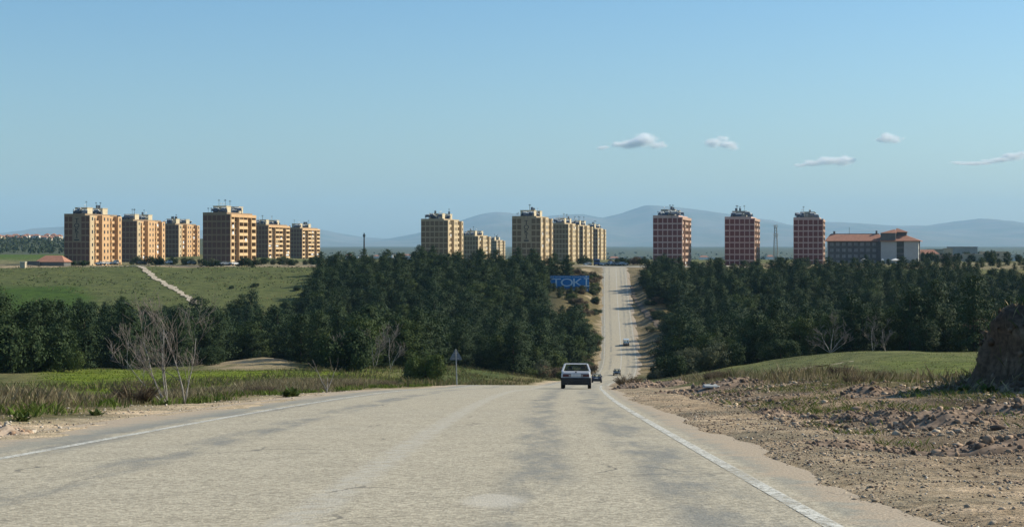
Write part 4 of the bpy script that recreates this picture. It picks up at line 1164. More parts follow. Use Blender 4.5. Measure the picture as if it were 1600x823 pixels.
# far tree belts on the plain and the left hill: nobody could count them
belt = []
br_ = np.random.default_rng(21)
def far_crowns():
    V = []
    for i_ in range(3400):
        q = br_.random()
        if q < 0.25:
            y = br_.uniform(1500, 2280); px = br_.uniform(-60, 300)
        elif q < 0.8:
            y = br_.choice([1400, 1700, 2100, 2500, 3100, 3800]) * br_.uniform(0.96, 1.04); px = br_.uniform(400, 1700)
        else:
            y = br_.uniform(1300, 5200); px = br_.uniform(420, 1700)
        x = at(px, y); z = gzf(x, y); w = br_.uniform(2, 5) * (1 + y / 6000); h = br_.uniform(3, 7)
        n = 16
        d = br_.normal(0, 1, (n, 3)); d /= np.linalg.norm(d, axis=1)[:, None]
        c_ = np.array((x, y, z + h * 0.5)) + d * np.array((w * .5, w * .5, h * 0.5)) * br_.uniform(0.5, 1, (n, 1))
        V.append(sprays(c_, d, w * 0.28, 1, 0.1, br_))
    return np.concatenate(V)
fv = far_crowns()
tag(mesh_obj('tree_belts', np_mesh('tree_belts', fv, quads(fv), FAR_L_M)), 'dark tree belts scattered over the far hazy plain', kind='stuff')

# ------------------------------------------------------------------ bare trees
def bare_branches(rd, p, d, ln, r, depth, out, bendy=0.25):
    pts = [Vector(p)]; d = Vector(d).normalized(); n = 4
    for k in range(n):
        d = (d + Vector((rd.gauss(0, bendy), rd.gauss(0, bendy), rd.gauss(0.05, bendy * 0.6))) * 0.45).normalized()
        pts.append(pts[-1] + d * ln / n)
    rr = [r * (1 - 0.7 * i / n) for i in range(n + 1)]
    out.append((pts, rr))
    if depth == 0: return
    for k in range(rd.randint(3, 5)):
        f = rd.uniform(0.25, 0.98); i = min(n - 1, int(f * n)); q = pts[i].lerp(pts[i + 1], f * n - i)
        ax = Vector((rd.gauss(0, 1), rd.gauss(0, 1), rd.gauss(0.25, 0.5))).normalized()
        bare_branches(rd, q, d * 0.9 + ax * 0.65, ln * rd.uniform(0.4, 0.65), r * (1 - 0.7 * f) * 0.62, depth - 1, out, bendy)
def bare_tree(x, y, stems, label, seed, m=None, depth=3, rtrunk=0.035, twig_min=0.0042, group=None, name='bare_tree'):
    rd = random.Random(seed)
    t = empty(name, (x, y, gzf(x, y) - 0.03)); tag(t, label, 'tree', group)
    for (dx, dy, dz, ln, r) in stems:
        out = []
        bare_branches(rd, (rd.uniform(-.06, .06), rd.uniform(-.06, .06), 0), (dx, dy, dz), ln, r, depth, out, 0.22)
        b = MB()
        b.tube(out[0][0], out[0][1], 6)
        st = b.build('trunk', m or PALEBARK, t, smooth=True)
        tw = MB()
        for pts, rr in out[1:]:
            tw.tube(pts, [max(q, twig_min) for q in rr], 3, False)
        tw.build('twigs', TWIGBARK, st)
    return t
bare_tree(-9.35, 43.5, [(-0.42, 0.1, 1, 1.9, .024), (-0.75, 0.2, 0.9, 1.8, .019), (-0.12, 0.1, 1, 2.1, .027), (-0.28, -0.2, 1, 1.7, .02), (-0.6, -.2, 1, 1.3, .014)], 'many-stemmed bare tree leaning left on the left verge', 31)
bare_tree(-9.05, 44.2, [(0.02, 0.0, 1, 2.1, .03), (0.16, 0.1, 1, 1.9, .02), (0.3, 0.1, 1, 1.2, .014)], 'straight bare sapling right of the many-stemmed bare tree on the left verge', 37)
bare_tree(at(511, 62), 62, [(0.02, 0, 1, 0.62, .025), (-0.5, 0, 1, 1.05, .02), (0.5, 0.1, 1, 1.05, .02)], 'tiny forked bare sapling in the verge by the green field', 41, depth=1)
bare_tree(at(1298, 262), 262, [(-0.5, 0, 1, 3.8, .075), (0.1, 0, 1, 4.4, .085), (0.45, 0.1, 1, 3.6, .07), (-1.0, 0, .7, 3.2, .055), (0.9, 0, .8, 3.0, .055)], 'spreading pale bare tree before the right wood', 43, twig_min=0.02)
bare_tree(at(1364, 268), 268, [(0.02, 0, 1, 4.4, .075), (0.3, 0, 1, 2.6, .045)], 'slender bare tree, left of a pair before the right wood', 47, twig_min=0.018)
bare_tree(at(1384, 268), 268, [(-0.02, 0, 1, 4.2, .07), (-0.4, 0, 1, 2.4, .045)], 'slender bare tree, right of a pair before the right wood', 53, twig_min=0.018)
for k_, (px, y) in enumerate([(535, 228), (585, 232), (610, 226), (200, 238)]):
    bare_tree(at(px, y), y, [(-0.2, 0, 1, 4.6, .06), (0.4, 0, 1, 3.8, .05)], ('grey bare tree against the dark pines behind the green field, left one', 'grey bare tree against the dark pines behind the green field, middle one', 'grey bare tree against the dark pines behind the green field, right one', 'grey bare tree against the pines behind the leaning roadside tree')[k_], 60 + k_, twig_min=0.018)
# ------------------------------------------------------------------ verges: dry grass, twigs, weeds
GRASS_M = tonemat('grass_blades', 0.8, 0.3, 0.2, 1.5)
def blades(x, y, h, w, cols, lean=0.35, seed=1, z=None):
    r = np.random.default_rng(seed); n = len(x)
    z = (gz(x, y) - 0.03) if z is None else z
    a = r.uniform(0, 6.283, n); tx, ty = np.cos(a), np.sin(a)
    la = r.uniform(0, 6.283, n); lm = np.abs(r.normal(0, lean, n)) * h
    b0 = np.stack([x - tx * w / 2, y - ty * w / 2, z], -1); b1 = np.stack([x + tx * w / 2, y + ty * w / 2, z], -1)
    m0 = np.stack([x + np.cos(la) * lm * .4 + tx * w * .3, y + np.sin(la) * lm * .4 + ty * w * .3, z + h * 0.6], -1)
    tp = np.stack([x + np.cos(la) * lm, y + np.sin(la) * lm, z + h], -1)
    v = np.stack([b0, b1, m0, tp], 1).reshape(-1, 3)
    i = np.arange(n) * 4
    f = np.concatenate([np.stack([i, i + 1, i + 2], -1), np.stack([i, i + 2, i + 3], -1)])
    return v, f, np.repeat(cols, 4, 0)
def pick(r, n, pal):
    pal = np.array(pal); c_ = pal[r.integers(len(pal), size=n)]
    return c_ * r.uniform(0.75, 1.25, (n, 1))
DRYPAL = [(0.25, 0.205, 0.12), (0.19, 0.155, 0.09), (0.15, 0.12, 0.075), (0.31, 0.265, 0.165), (0.12, 0.12, 0.05)]
BROWNPAL = [(0.13, 0.098, 0.066), (0.10, 0.078, 0.056), (0.17, 0.135, 0.09)]
GREENPAL = [(0.085, 0.13, 0.02), (0.11, 0.15, 0.03), (0.07, 0.10, 0.02), (0.13, 0.16, 0.04)]
def patch(name, label, x, y, h, w, pal, lean, seed):
    r = np.random.default_rng(seed)
    v, f, c_ = blades(x, y, h, w, pick(r, len(x), pal), lean, seed)
    return tag(mesh_obj(name, np_mesh(name, v, f, GRASS_M, False, np.clip(c_, 0, 1))), label, kind='stuff')
def clumpy(r, n, u0, u1, ya, yb, power=1.0, thr=-0.2, sc=2.2):
    X, Y = [], []
    while sum(map(len, X)) < n:
        y = ya + (yb - ya) * r.random(n) ** power
        u = r.uniform(u0, u1, n)
        x = XC(y) + u
        k = fbm(x / sc + 31, y / sc, 3) > thr + 0.25 * r.random(n) - 0.1
        X.append(x[k]); Y.append(y[k])
    return np.concatenate(X)[:n], np.concatenate(Y)[:n]
r5 = np.random.default_rng(55)
# left verge
x, y = clumpy(r5, 120000, -14.5, -8.1, 16, 112, 1.5, -0.25)
u = x - XC(y)
env = sstep(8.0, 9.6, -u) * (0.45 + 0.55 * sstep(0.0, 0.5, fbm(x / 3 + 9, y / 5) + 0.3))
patch('dry_grass', 'tall dry brown grass along the left verge', x, y, env * r5.uniform(0.1, 0.5, len(x)) + 0.04, r5.uniform(0.0025, 0.0075, len(x)) * (1 + y / 45), DRYPAL, 0.3, 1)
x, y = clumpy(r5, 12000, -12.5, -7.9, 16, 112, 1.4, 0.0, 1.4)
patch('weeds', 'short green weeds along the left verge', x, y, r5.uniform(0.06, 0.28, len(x)), r5.uniform(0.015, 0.04, len(x)) * (1 + y / 90), GREENPAL, 0.6, 2)
# grass of the green field and beyond it
x, y = clumpy(r5, 36000, -75, -13, 55, 232, 0.9, -0.5, 5)
k = ((x / y * 2500 + 800) < 640) & ((x / y * 2500 + 800) > 60 + 40 * fbm(x / 5, y / 5))
patch('field_grass', 'short bright green grass of the left field', x[k], y[k], r5.uniform(0.08, 0.26, k.sum()), r5.uniform(0.06, 0.14, k.sum()), [(0.125, 0.175, 0.018), (0.15, 0.20, 0.022), (0.10, 0.145, 0.018), (0.18, 0.19, 0.04)], 0.5, 3)
x, y = clumpy(r5, 16000, -40, -8.2, 100, 300, 1.0, -0.15, 3)
patch('rough_grass', 'rough olive grass where the left field meets the valley', x, y, r5.uniform(0.12, 0.75, len(x)), r5.uniform(0.05, 0.12, len(x)), [(0.12, 0.12, 0.045), (0.16, 0.13, 0.07), (0.09, 0.10, 0.035)], 0.5, 4)
# tufts mottling the far meadow
yy_ = r5.uniform(488, 622, 7000); xx_ = at(r5.uniform(-150, 500, 7000), yy_); k = fbm(xx_ / 9, yy_ / 9, 3) > 0.02
patch('meadow_tufts', 'coarse tufts mottling the far meadow', xx_[k], yy_[k], r5.uniform(0.15, 0.6, k.sum()), r5.uniform(0.25, 0.8, k.sum()), [(0.06, 0.075, 0.03), (0.11, 0.105, 0.05), (0.08, 0.11, 0.03), (0.16, 0.14, 0.08)], 0.6, 8)
# right verge and field
x, y = clumpy(r5, 70000, 7.6, 26, 37, 125, 1.25, -0.12, 2.6)
u = x - XC(y); px = x / y * 2500 + 800
env = sstep(7.3, 10.0, u - 1.5 * sstep(60, 40, y)) * (0.5 + 0.5 * sstep(-0.1, 0.5, fbm(x / 4 + 2, y / 5)))
patch('dry_grass', 'tall dry grass and stalks along the right verge', x, y, env * r5.uniform(0.15, 0.7, len(x)) + 0.05, r5.uniform(0.004, 0.011, len(x)) * (1 + y / 50), DRYPAL + [(0.14, 0.14, 0.06)], 0.3, 5)
x, y = clumpy(r5, 26000, 9, 80, 50, 262, 1.0, -0.3, 5)
k = ~((np.abs(x - np.interp(y, [100, 155, 165, 181, 204, 242], [10, 20.5, 24, 30.6, 40.2, 60])) < 2.6) & (y > 105) & (y < 242))
x, y = x[k], y[k]
patch('field_grass', 'thin olive grass of the right field', x, y, r5.uniform(0.05, 0.22, len(x)), r5.uniform(0.05, 0.12, len(x)), [(0.11, 0.13, 0.04), (0.14, 0.14, 0.06), (0.12, 0.16, 0.03), (0.18, 0.16, 0.09)], 0.5, 6)
x, y = clumpy(r5, 26000, 6.3, 15, 20, 50, 1.0, 0.02, 1.6)
patch('weeds', 'green weeds sprouting from the churned earth on the right', x, y, r5.uniform(0.02, 0.16, len(x)), r5.uniform(0.004, 0.012, len(x)), GREENPAL + DRYPAL[:2], 0.7, 7)

# brown twiggy shrubs standing in the verges
def twig_me(seed, n=210, h=1.0, w=0.6):
    r = np.random.default_rng(seed)
    a = r.uniform(0, 6.283, n); rad = np.sqrt(r.random(n)) * w * 0.35
    x, y = np.cos(a) * rad, np.sin(a) * rad
    hh = h * r.uniform(0.45, 1.0, n) * (1 - 0.35 * rad / (w * 0.35))
    V, F, C = blades(x, y, hh, np.full(n, 0.014), pick(r, n, BROWNPAL), 0.0, seed, z=np.zeros(n))
    V = V.reshape(-1, 4, 3); out = np.stack([np.cos(a), np.sin(a)], -1) * (rad / (w * 0.35) * w * 0.55)[:, None]
    V[:, 3, :2] += out; V[:, 2, :2] += out * 0.45
    # side twigs
    m = n * 3
    k = r.integers(n, size=m); g = r.uniform(0.4, 0.95, m)[:, None]
    p = V[k, 0] * (1 - g) + V[k, 3] * g
    d = r.normal(0, 1, (m, 3)); d[:, 2] = np.abs(d[:, 2]); d /= np.linalg.norm(d, axis=1)[:, None]
    l_ = r.uniform(0.06, 0.2, (m, 1)) * h
    s_ = np.cross(d, r.normal(0, 1, (m, 3))); s_ /= np.linalg.norm(s_, axis=1)[:, None]; s_ *= 0.008
    V2 = np.stack([p - s_, p + s_, p + d * l_ * .6 + s_ * .5, p + d * l_], 1)
    Vt = np.concatenate([V, V2]).reshape(-1, 3); nn = n + m
    i = np.arange(nn) * 4
    F = np.concatenate([np.stack([i, i + 1, i + 2], -1), np.stack([i, i + 2, i + 3], -1)])
    return np_mesh('twigs', Vt, F, GRASS_M, False, np.concatenate([C, pick(r, m * 4, BROWNPAL)]))
TW = [twig_me(300 + k) for k in range(4)]
def stem_me(seed):
    rd = random.Random(seed); b = MB()
    for k in range(7):
        a = rd.uniform(0, 6.28); r_ = rd.uniform(0.1, 0.3)
        b.tube([(math.cos(a) * .03, math.sin(a) * .03, -0.05), (math.cos(a) * r_, math.sin(a) * r_, rd.uniform(.35, .6))], [.012, .006], 4)
    return b.data('stems', BARK)
STM = [stem_me(k) for k in range(2)]
def shrub(x, y, s, k, label, group, sz=1.0):
    t = empty('shrub', (x, y, gzf(x, y) - 0.03), k * 1.7); t.scale = (s * 1.25, s * 1.25, s * sz)
    tag(t, label, 'shrub', group)
    mesh_obj('twigs', TW[k % 4], t); mesh_obj('stems', STM[k % 2], t)
    return t
sr = random.Random(9)
shrub(-9.9, 42.0, 1.05, 1, 'big dense brown shrub at the foot of the leaning bare tree', None, 0.85)
shrub(-11.6, 30.5, 1.0, 2, 'dense brown shrub nearest the left edge of the view', None, 0.8)
shrub(6.7, 92, 1.4, 2, 'dark shrub above the low earth hump on the right shoulder', None, 0.7)
for k in range(64):
    y = 20 + 90 * sr.random() ** 1.5; u = -sr.uniform(8.8, 12.5)
    shrub(float(XC(y)) + u, y, sr.uniform(0.35, 0.85), k, 'brown twiggy shrub in the left verge', 'brown shrubs in the left verge', sr.uniform(0.6, 0.9))
for k in range(34):
    y = 42 + 75 * sr.random(); u = sr.uniform(8.5, 22)
    shrub(float(XC(y)) + u, y, sr.uniform(0.5, 1.0), k + 2, 'brown twiggy shrub in the right verge', 'brown shrubs in the right verge', sr.uniform(0.7, 1.0))
# leafy green plants on the left
def leafy(x, y, s, label, seed, n=46):
    r = np.random.default_rng(seed)
    t = empty('leafy_plant', (x, y, gzf(x, y) - 0.02)); t.scale = (s, s, s); tag(t, label, 'plant')
    a = r.uniform(0, 6.283, n); e = r.uniform(0.25, 1.2, n); l_ = r.uniform(0.25, 0.55, n)
    V, F = [], []
    for i in range(n):
        d = np.array((math.cos(a[i]) * math.cos(e[i]), math.sin(a[i]) * math.cos(e[i]), math.sin(e[i])))
        sd = np.array((-math.sin(a[i]), math.cos(a[i]), 0)) * 0.075
        p0 = np.array((r.normal(0, .12), r.normal(0, .12), 0.0)); b0 = len(V)
        V += [p0, p0 + d * l_[i] * .5 - sd, p0 + d * l_[i] * .5 + sd, p0 + d * l_[i] + np.array((0, 0, -0.06))]
        F += [(b0, b0 + 1, b0 + 2), (b0 + 1, b0 + 3, b0 + 2)]
    mesh_obj('leaves', np_mesh('leaves', np.array(V), np.array(F), BUSH_L), t)
    MB().tube([(0, 0, -.05), (0, 0, .18)], [.03, .015], 5).build('stem', BARK, t)
leafy(at(455, 52), 52, 0.95, 'glossy green leafy plant in the left verge by the green field', 1, 70)
leafy(-9.0, 41.5, 0.42, 'small green plant at the foot of the bare trees', 2)
leafy(-8.35, 24.3, 0.6, 'green weed beside the pile of stones at the left edge', 3)
leafy(-8.9, 29.0, 0.5, 'green weed on the sandy shoulder, left of the bare trees', 4)
leafy(-8.6, 33.0, 0.45, 'low green weed between the stones and the bare trees', 6)

# ------------------------------------------------------------------ churned earth on the right, stones on the left
CLOD_M = tonemat('earth_clods', 0.97, 0, 0.3, 9.0)
def ico():
    bm = bmesh.new(); bmesh.ops.create_icosphere(bm, subdivisions=1, radius=1)
    v = np.array([q.co[:] for q in bm.verts]); f = np.array([[q.index for q in p.verts] for p in bm.faces]); bm.free()
    return v, f
IV, IF = ico()
def clods(x, y, s, pal, seed, flat=0.65, sink=0.3):
    r = np.random.default_rng(seed); n = len(x)
    v = IV[None] * (1 + r.uniform(-0.38, 0.38, (n, len(IV), 1)))
    v = v * s[:, None, None] * r.uniform(0.6, 1.4, (n, 1, 3)); v[..., 2] *= flat
    a = r.uniform(0, 6.283, n); ca, sa = np.cos(a)[:, None], np.sin(a)[:, None]
    vx, vy = v[..., 0] * ca - v[..., 1] * sa, v[..., 0] * sa + v[..., 1] * ca
    z = gz(x, y)
    V = np.stack([vx + x[:, None], vy + y[:, None], v[..., 2] + (z + s * flat * (1 - 2 * sink))[:, None]], -1).reshape(-1, 3)
    F = (IF[None] + (np.arange(n) * len(IV))[:, None, None]).reshape(-1, 3)
    return V, F, np.repeat(pick(r, n, pal), len(IV), 0)
EARTHPAL = [(0.36, 0.275, 0.195), (0.28, 0.205, 0.145), (0.20, 0.145, 0.105), (0.44, 0.355, 0.26), (0.14, 0.10, 0.075)]
STONEPAL = [(0.48, 0.42, 0.34), (0.38, 0.31, 0.23), (0.55, 0.50, 0.42), (0.32, 0.25, 0.18)]
r6 = np.random.default_rng(66)
x, y = clumpy(r6, 24000, 6.0, 17, 9, 62, 1.0, 0.04, 1.3)
V, F, C_ = clods(x, y, np.clip(r6.lognormal(-4.0, 0.6, len(x)), 0.007, 0.09), EARTHPAL, 1)
tag(mesh_obj('earth_clods', np_mesh('earth_clods', V, F, CLOD_M, False, C_)), 'churned reddish brown earth clods on the right shoulder', kind='stuff')
x, y = clumpy(r6, 16000, 4.15, 16, 8, 60, 1.0, -0.3, 1.2)
V, F, C_ = clods(x, y, np.clip(r6.lognormal(-4.6, 0.45, len(x)), 0.005, 0.035), STONEPAL[:2] + STONEPAL[3:] + EARTHPAL[:2], 2)
tag(mesh_obj('gravel', np_mesh('gravel', V, F, CLOD_M, False, C_)), 'loose pale stones strewn over the right shoulder', kind='stuff')
x, y = clumpy(r6, 3500, -8.6, -5.9, 14, 80, 1.4, -0.2, 1.5)
V, F, C_ = clods(x, y, np.clip(r6.lognormal(-4.5, 0.5, len(x)), 0.005, 0.045), STONEPAL[:2] + STONEPAL[3:], 3)
tag(mesh_obj('gravel', np_mesh('gravel', V, F, CLOD_M, False, C_)), 'sandy gravel along the left shoulder', kind='stuff')

def heap(x, y, w, d, h, label, seed, pal=None, rough=0.28, name='earth_heap', n=26, cat='heap of earth'):
    """a heap with an irregular crest, clods lying on it"""
    r = np.random.default_rng(seed)
    gx, gy = np.meshgrid(np.linspace(-1, 1, n), np.linspace(-1, 1, n))
    rr = np.sqrt(gx ** 2 + gy ** 2) + fbm(gx * 1.6 + seed, gy * 1.6, 3) * 0.5
    hh = h * np.clip(1 - rr, 0, 1) ** 0.7 * (1 + rough * 2 * fbm(gx * 4 + seed, gy * 4, 4))
    X, Y = x + gx * w / 2, y + gy * d / 2
    Z = gz(X, Y) + hh - 0.04 - 0.1 * (hh <= 0)
    i = np.arange(n * n).reshape(n, n)
    f = np.stack([i[:-1, :-1], i[:-1, 1:], i[1:, 1:], i[1:, :-1]], -1).reshape(-1, 4)
    pal = pal or EARTHPAL[1:3] + EARTHPAL[4:]
    base = np.array(pal).mean(0)
    cc = np.repeat(base[None], n * n, 0) * (1 + 0.7 * fbm(gx * 6 + 3, gy * 6 + seed, 3)).reshape(-1, 1)
    V0 = np.stack([X - x, Y - y, Z - gzf(x, y)], -1).reshape(-1, 3)
    o = mesh_obj(name, np_mesh(name, V0, f, CLOD_M, False, np.clip(cc, .01, 1)), None, (x, y, gzf(x, y)))
    tag(o, label, cat)
    m = 420
    k = r.integers(n * n, size=m); k = k[hh.ravel()[k] > h * 0.08]
    if len(k):
        s = np.clip(r.lognormal(-3.7, 0.5, len(k)), 0.01, 0.08) * min(1.6, max(0.7, w / 2))
        v = IV[None] * (1 + r.uniform(-.4, .4, (len(k), len(IV), 1))) * s[:, None, None] * r.uniform(.6, 1.4, (len(k), 1, 3))
        v = v + V0[k][:, None, :]
        F = (IF[None] + (np.arange(len(k)) * len(IV))[:, None, None]).reshape(-1, 3)
        q = mesh_obj('clods', np_mesh('clods', v.reshape(-1, 3), F, CLOD_M, False, np.repeat(pick(r, len(k), pal), len(IV), 0)), o)
        q['kind'] = 'stuff'
    return o
HEAPS = [(1015, 606, 83, 3.4, 3.0, 0.42, 'low dark hump of earth where the right shoulder dips out of sight'), (1120, 618, 56, 3.6, 2.6, 0.25, 'grassy lump of earth at the edge of the dry grass'),
         (1215, 668, 32, 0.9, 1.3, 0.17, 'small dark clod heap left of the larger pair on the right shoulder'), (1330, 682, 29, 1.0, 1.3, 0.22, 'dark clod heap in the middle of the churned shoulder'),
         (1385, 690, 27, 0.9, 1.2, 0.2, 'reddish clod heap just right of the middle one'), (1335, 724, 21, 1.1, 0.9, 0.13, 'flat dark clod heap nearest the edge line'), (1410, 733, 20.5, 0.8, 0.9, 0.12, 'clod heap beside the flat one, a little nearer the right edge'),
         (1545, 735, 20, 1.5, 1.3, 0.2, 'broad clod heap near the right edge of the view'), (1345, 650, 37, 1.4, 1.6, 0.3, 'dark heap at the back of the churned earth, by the dry grass'), (1470, 700, 25, 1.4, 1.3, 0.2, 'clod heap between the dirt and the mound'), (1590, 690, 27, 1.6, 1.4, 0.25, 'clod heap at the right edge below the mound')]
for k, (px, row, y, w, d, h, lab) in enumerate(HEAPS):
    heap(at(px, y), y, w * 1.25, d * 1.3, h * 0.95, lab, 70 + k)
heap(-8.05, 24.8, 1.2, 1.3, 0.2, 'small pile of reddish rubble at the left edge of the shoulder', 90, [(0.36, 0.24, 0.16), (0.42, 0.31, 0.22), (0.48, 0.42, 0.34)], name='rubble_pile', cat='rubble pile')
r7 = np.random.default_rng(77)
x, y = clumpy(r7, 22000, 4.3, 11, 8.5, 34, 1.0, -0.25, 0.9)
V, F, C_ = clods(x, y, np.clip(r7.lognormal(-4.75, 0.45, len(x)), 0.004, 0.026), EARTHPAL + STONEPAL[1:2], 4)
tag(mesh_obj('gravel', np_mesh('gravel', V, F, CLOD_M, False, C_)), 'fine dirt crumbs and grit nearest the right edge line', kind='stuff')
for k_, (px_, y_, s_, l_) in enumerate([(1508, 36, 0.5, 'green weed at the left foot of the earth mound'), (1545, 34.5, 0.6, 'green weed in front of the earth mound, right of another'), (1430, 37, 0.45, 'green weed between the dirt and the dry grass, left of the mound'), (1575, 31, 0.5, 'green weed at the right edge below the mound')]):
    leafy(at(px_, y_), y_, s_, l_, 20 + k_, 34)
# the big dark mound at the right edge
def mound():
    n, m = 200, 200
    X, Y = np.meshgrid(np.linspace(8.2, 26, n), np.linspace(29, 64, m))
    d = (X - 10.9 - 1.3 * fbm(Y / 4, X / 6, 4) - 0.7 * fbm(Y / 0.9, X / 1.2, 4) - 0.33 * np.maximum(Y - 38, 0))
    body = (0.07 * sstep(-1.7, 0.1, d) + 0.38 * sstep(0, 0.9, d) + 0.58 * np.clip((d - 0.5) / 4.0, 0, 1)) * (sstep(31, 37.5, Y) * (1 - sstep(50, 63, Y)))
    H = body * (3.2 + 1.6 * sstep(2, 6, d)) * (1 + 0.3 * fbm(X / 2.2, Y / 2.2, 5)) + np.sqrt(body) * (0.6 * fbm(X / 0.9 + 8, Y / 0.9, 5) + 0.5 * fbm(X / 2.0 + 3, Y / 2.0 + 5, 3))
    Z = gz(X, Y) + H - 0.12 * (1 - np.clip(H * 4, 0, 1))
    zr = (Z - gz(X, Y)) * (H > 0.03)
    on = sstep(0.05, 0.5, zr)
    px_ = fbm(zr / 0.55 + 4, Y / 0.8, 4); py_ = fbm(zr / 0.6 + 30, X / 0.7 + Y / 1.1, 4)
    X = X + on * (0.36 * px_ + 0.05 * np.sin(zr * 7 + 3 * fbm(Y / 2, Y / 3))); Y = Y + on * 0.5 * py_
    i = np.arange(n * m).reshape(m, n)
    f = np.stack([i[:-1, :-1], i[:-1, 1:], i[1:, 1:], i[1:, :-1]], -1).reshape(-1, 4)
    c0 = np.array((0.075, 0.052, 0.036)); c1 = np.array((0.22, 0.16, 0.105))
    w = sstep(-0.15, 0.6, 0.6 * fbm(X / 0.8, Y / 0.8 + 4, 5) + 0.7 * fbm(zr / 0.35 + Y / 5, Y / 1.5, 4))
    cc = c0 + (c1 - c0) * w[..., None]
    o0 = np.array((13, 40, gzf(13, 40)))
    o = mesh_obj('earth_mound', np_mesh('earth_mound', np.stack([X, Y, Z], -1).reshape(-1, 3) - o0, f, CLOD_M, False, cc.reshape(-1, 3)), None, tuple(o0))
    tag(o, 'tall dark mound of earth at the right edge of the field', 'mound')
    r = np.random.default_rng(5); k = r.integers(n * m, size=9000); k = k[(H.ravel()[k] > 0.1) & (X.ravel()[k] < 17)]
    P = np.stack([X, Y, Z], -1).reshape(-1, 3)[k] - o0
    s = np.clip(r.lognormal(-2.75, .6, len(k)), .012, .09)
    v = IV[None] * (1 + r.uniform(-.4, .4, (len(k), len(IV), 1))) * s[:, None, None] * r.uniform(.6, 1.4, (len(k), 1, 3)) + P[:, None, :]
    F = (IF[None] + (np.arange(len(k)) * len(IV))[:, None, None]).reshape(-1, 3)
    q = mesh_obj('clods', np_mesh('clods', v.reshape(-1, 3), F, CLOD_M, False, np.repeat(pick(r, len(k), [(0.11, 0.078, 0.054), (0.17, 0.122, 0.083), (0.08, 0.056, 0.04)]), len(IV), 0)), o); q['kind'] = 'stuff'
    # weeds and stalks growing on it
    k = r.integers(n * m, size=26000); hk = H.ravel()[k]; k = k[(hk > 0.05) & (hk < 4.5)]
    P = np.stack([X, Y, Z], -1).reshape(-1, 3)[k]
    V, F, C_ = blades(P[:, 0], P[:, 1], r.uniform(.05, .32, len(k)), r.uniform(.004, .011, len(k)), pick(r, len(k), DRYPAL + GREENPAL[:2]), .5, 3, z=P[:, 2])
    q = mesh_obj('weeds', np_mesh('weeds', V - o0, F, GRASS_M, False, C_), o); q['kind'] = 'stuff'
mound()
# gully beside the far climb
gp = [(44.8, 596), (43.0, 560), (43.2, 520), (44.5, 480), (45.5, 450), (44, 430)]
draped('gully', gp, [0.8, 1.2, 1.6, 2.0, 1.6, 1.0], GULLY, 'dark eroded gully down the right bank of the far climb', 0.12, ragged=0.8)
# ------------------------------------------------------------------ vehicles
def paint(name, c): return pmat(name, c, tuple(x * 0.93 for x in c), 0.8, 0.35, spec=0.5, coat=0.5)
TYRE = pmat('tyre_rubber', (0.02, 0.02, 0.02), (0.03, 0.03, 0.03), 6, 0.85)
RIM = pmat('wheel_rim', (0.35, 0.35, 0.36), (0.25, 0.25, 0.26), 6, 0.45, metal=0.5)
PLASTIC = pmat('black_plastic', (0.02, 0.021, 0.023), (0.03, 0.03, 0.032), 4, 0.55)
RED_LAMP = pmat('red_lamp', (0.085, 0.014, 0.014), (0.06, 0.01, 0.01), 4, 0.25, spec=0.5)
CLEAR_LAMP = pmat('clear_lamp', (0.6, 0.6, 0.6), (0.45, 0.45, 0.45), 4, 0.2, spec=0.5)
PLATE = pmat('number_plate', (0.62, 0.63, 0.62), (0.5, 0.5, 0.5), 3, 0.5)
SEATM = pmat('seat_cloth', (0.04, 0.04, 0.045), (0.06, 0.06, 0.065), 4, 0.9)
CHROME = pmat('chrome', (0.6, 0.6, 0.6), (0.5, 0.5, 0.5), 3, 0.2, metal=1.0)
def glass_mat():
    m, nt, b = new_mat('car_glass')
    b.inputs['Base Color'].default_value = (0.02, 0.03, 0.03, 1); b.inputs['Roughness'].default_value = 0.05
    b.inputs['Specular IOR Level'].default_value = 0.6
    tr = nd(nt, 'ShaderNodeBsdfTransparent'); tr.inputs[0].default_value = (0.96, 0.98, 0.97, 1)
    mx = nd(nt, 'ShaderNodeMixShader'); mx.inputs[0].default_value = 0.07
    nt.links.new(tr.outputs[0], mx.inputs[1]); nt.links.new(b.outputs[0], mx.inputs[2])
    nt.links.new(mx.outputs[0], nt.nodes['Material Output'].inputs['Surface'])
    return m
CARGLASS = glass_mat()

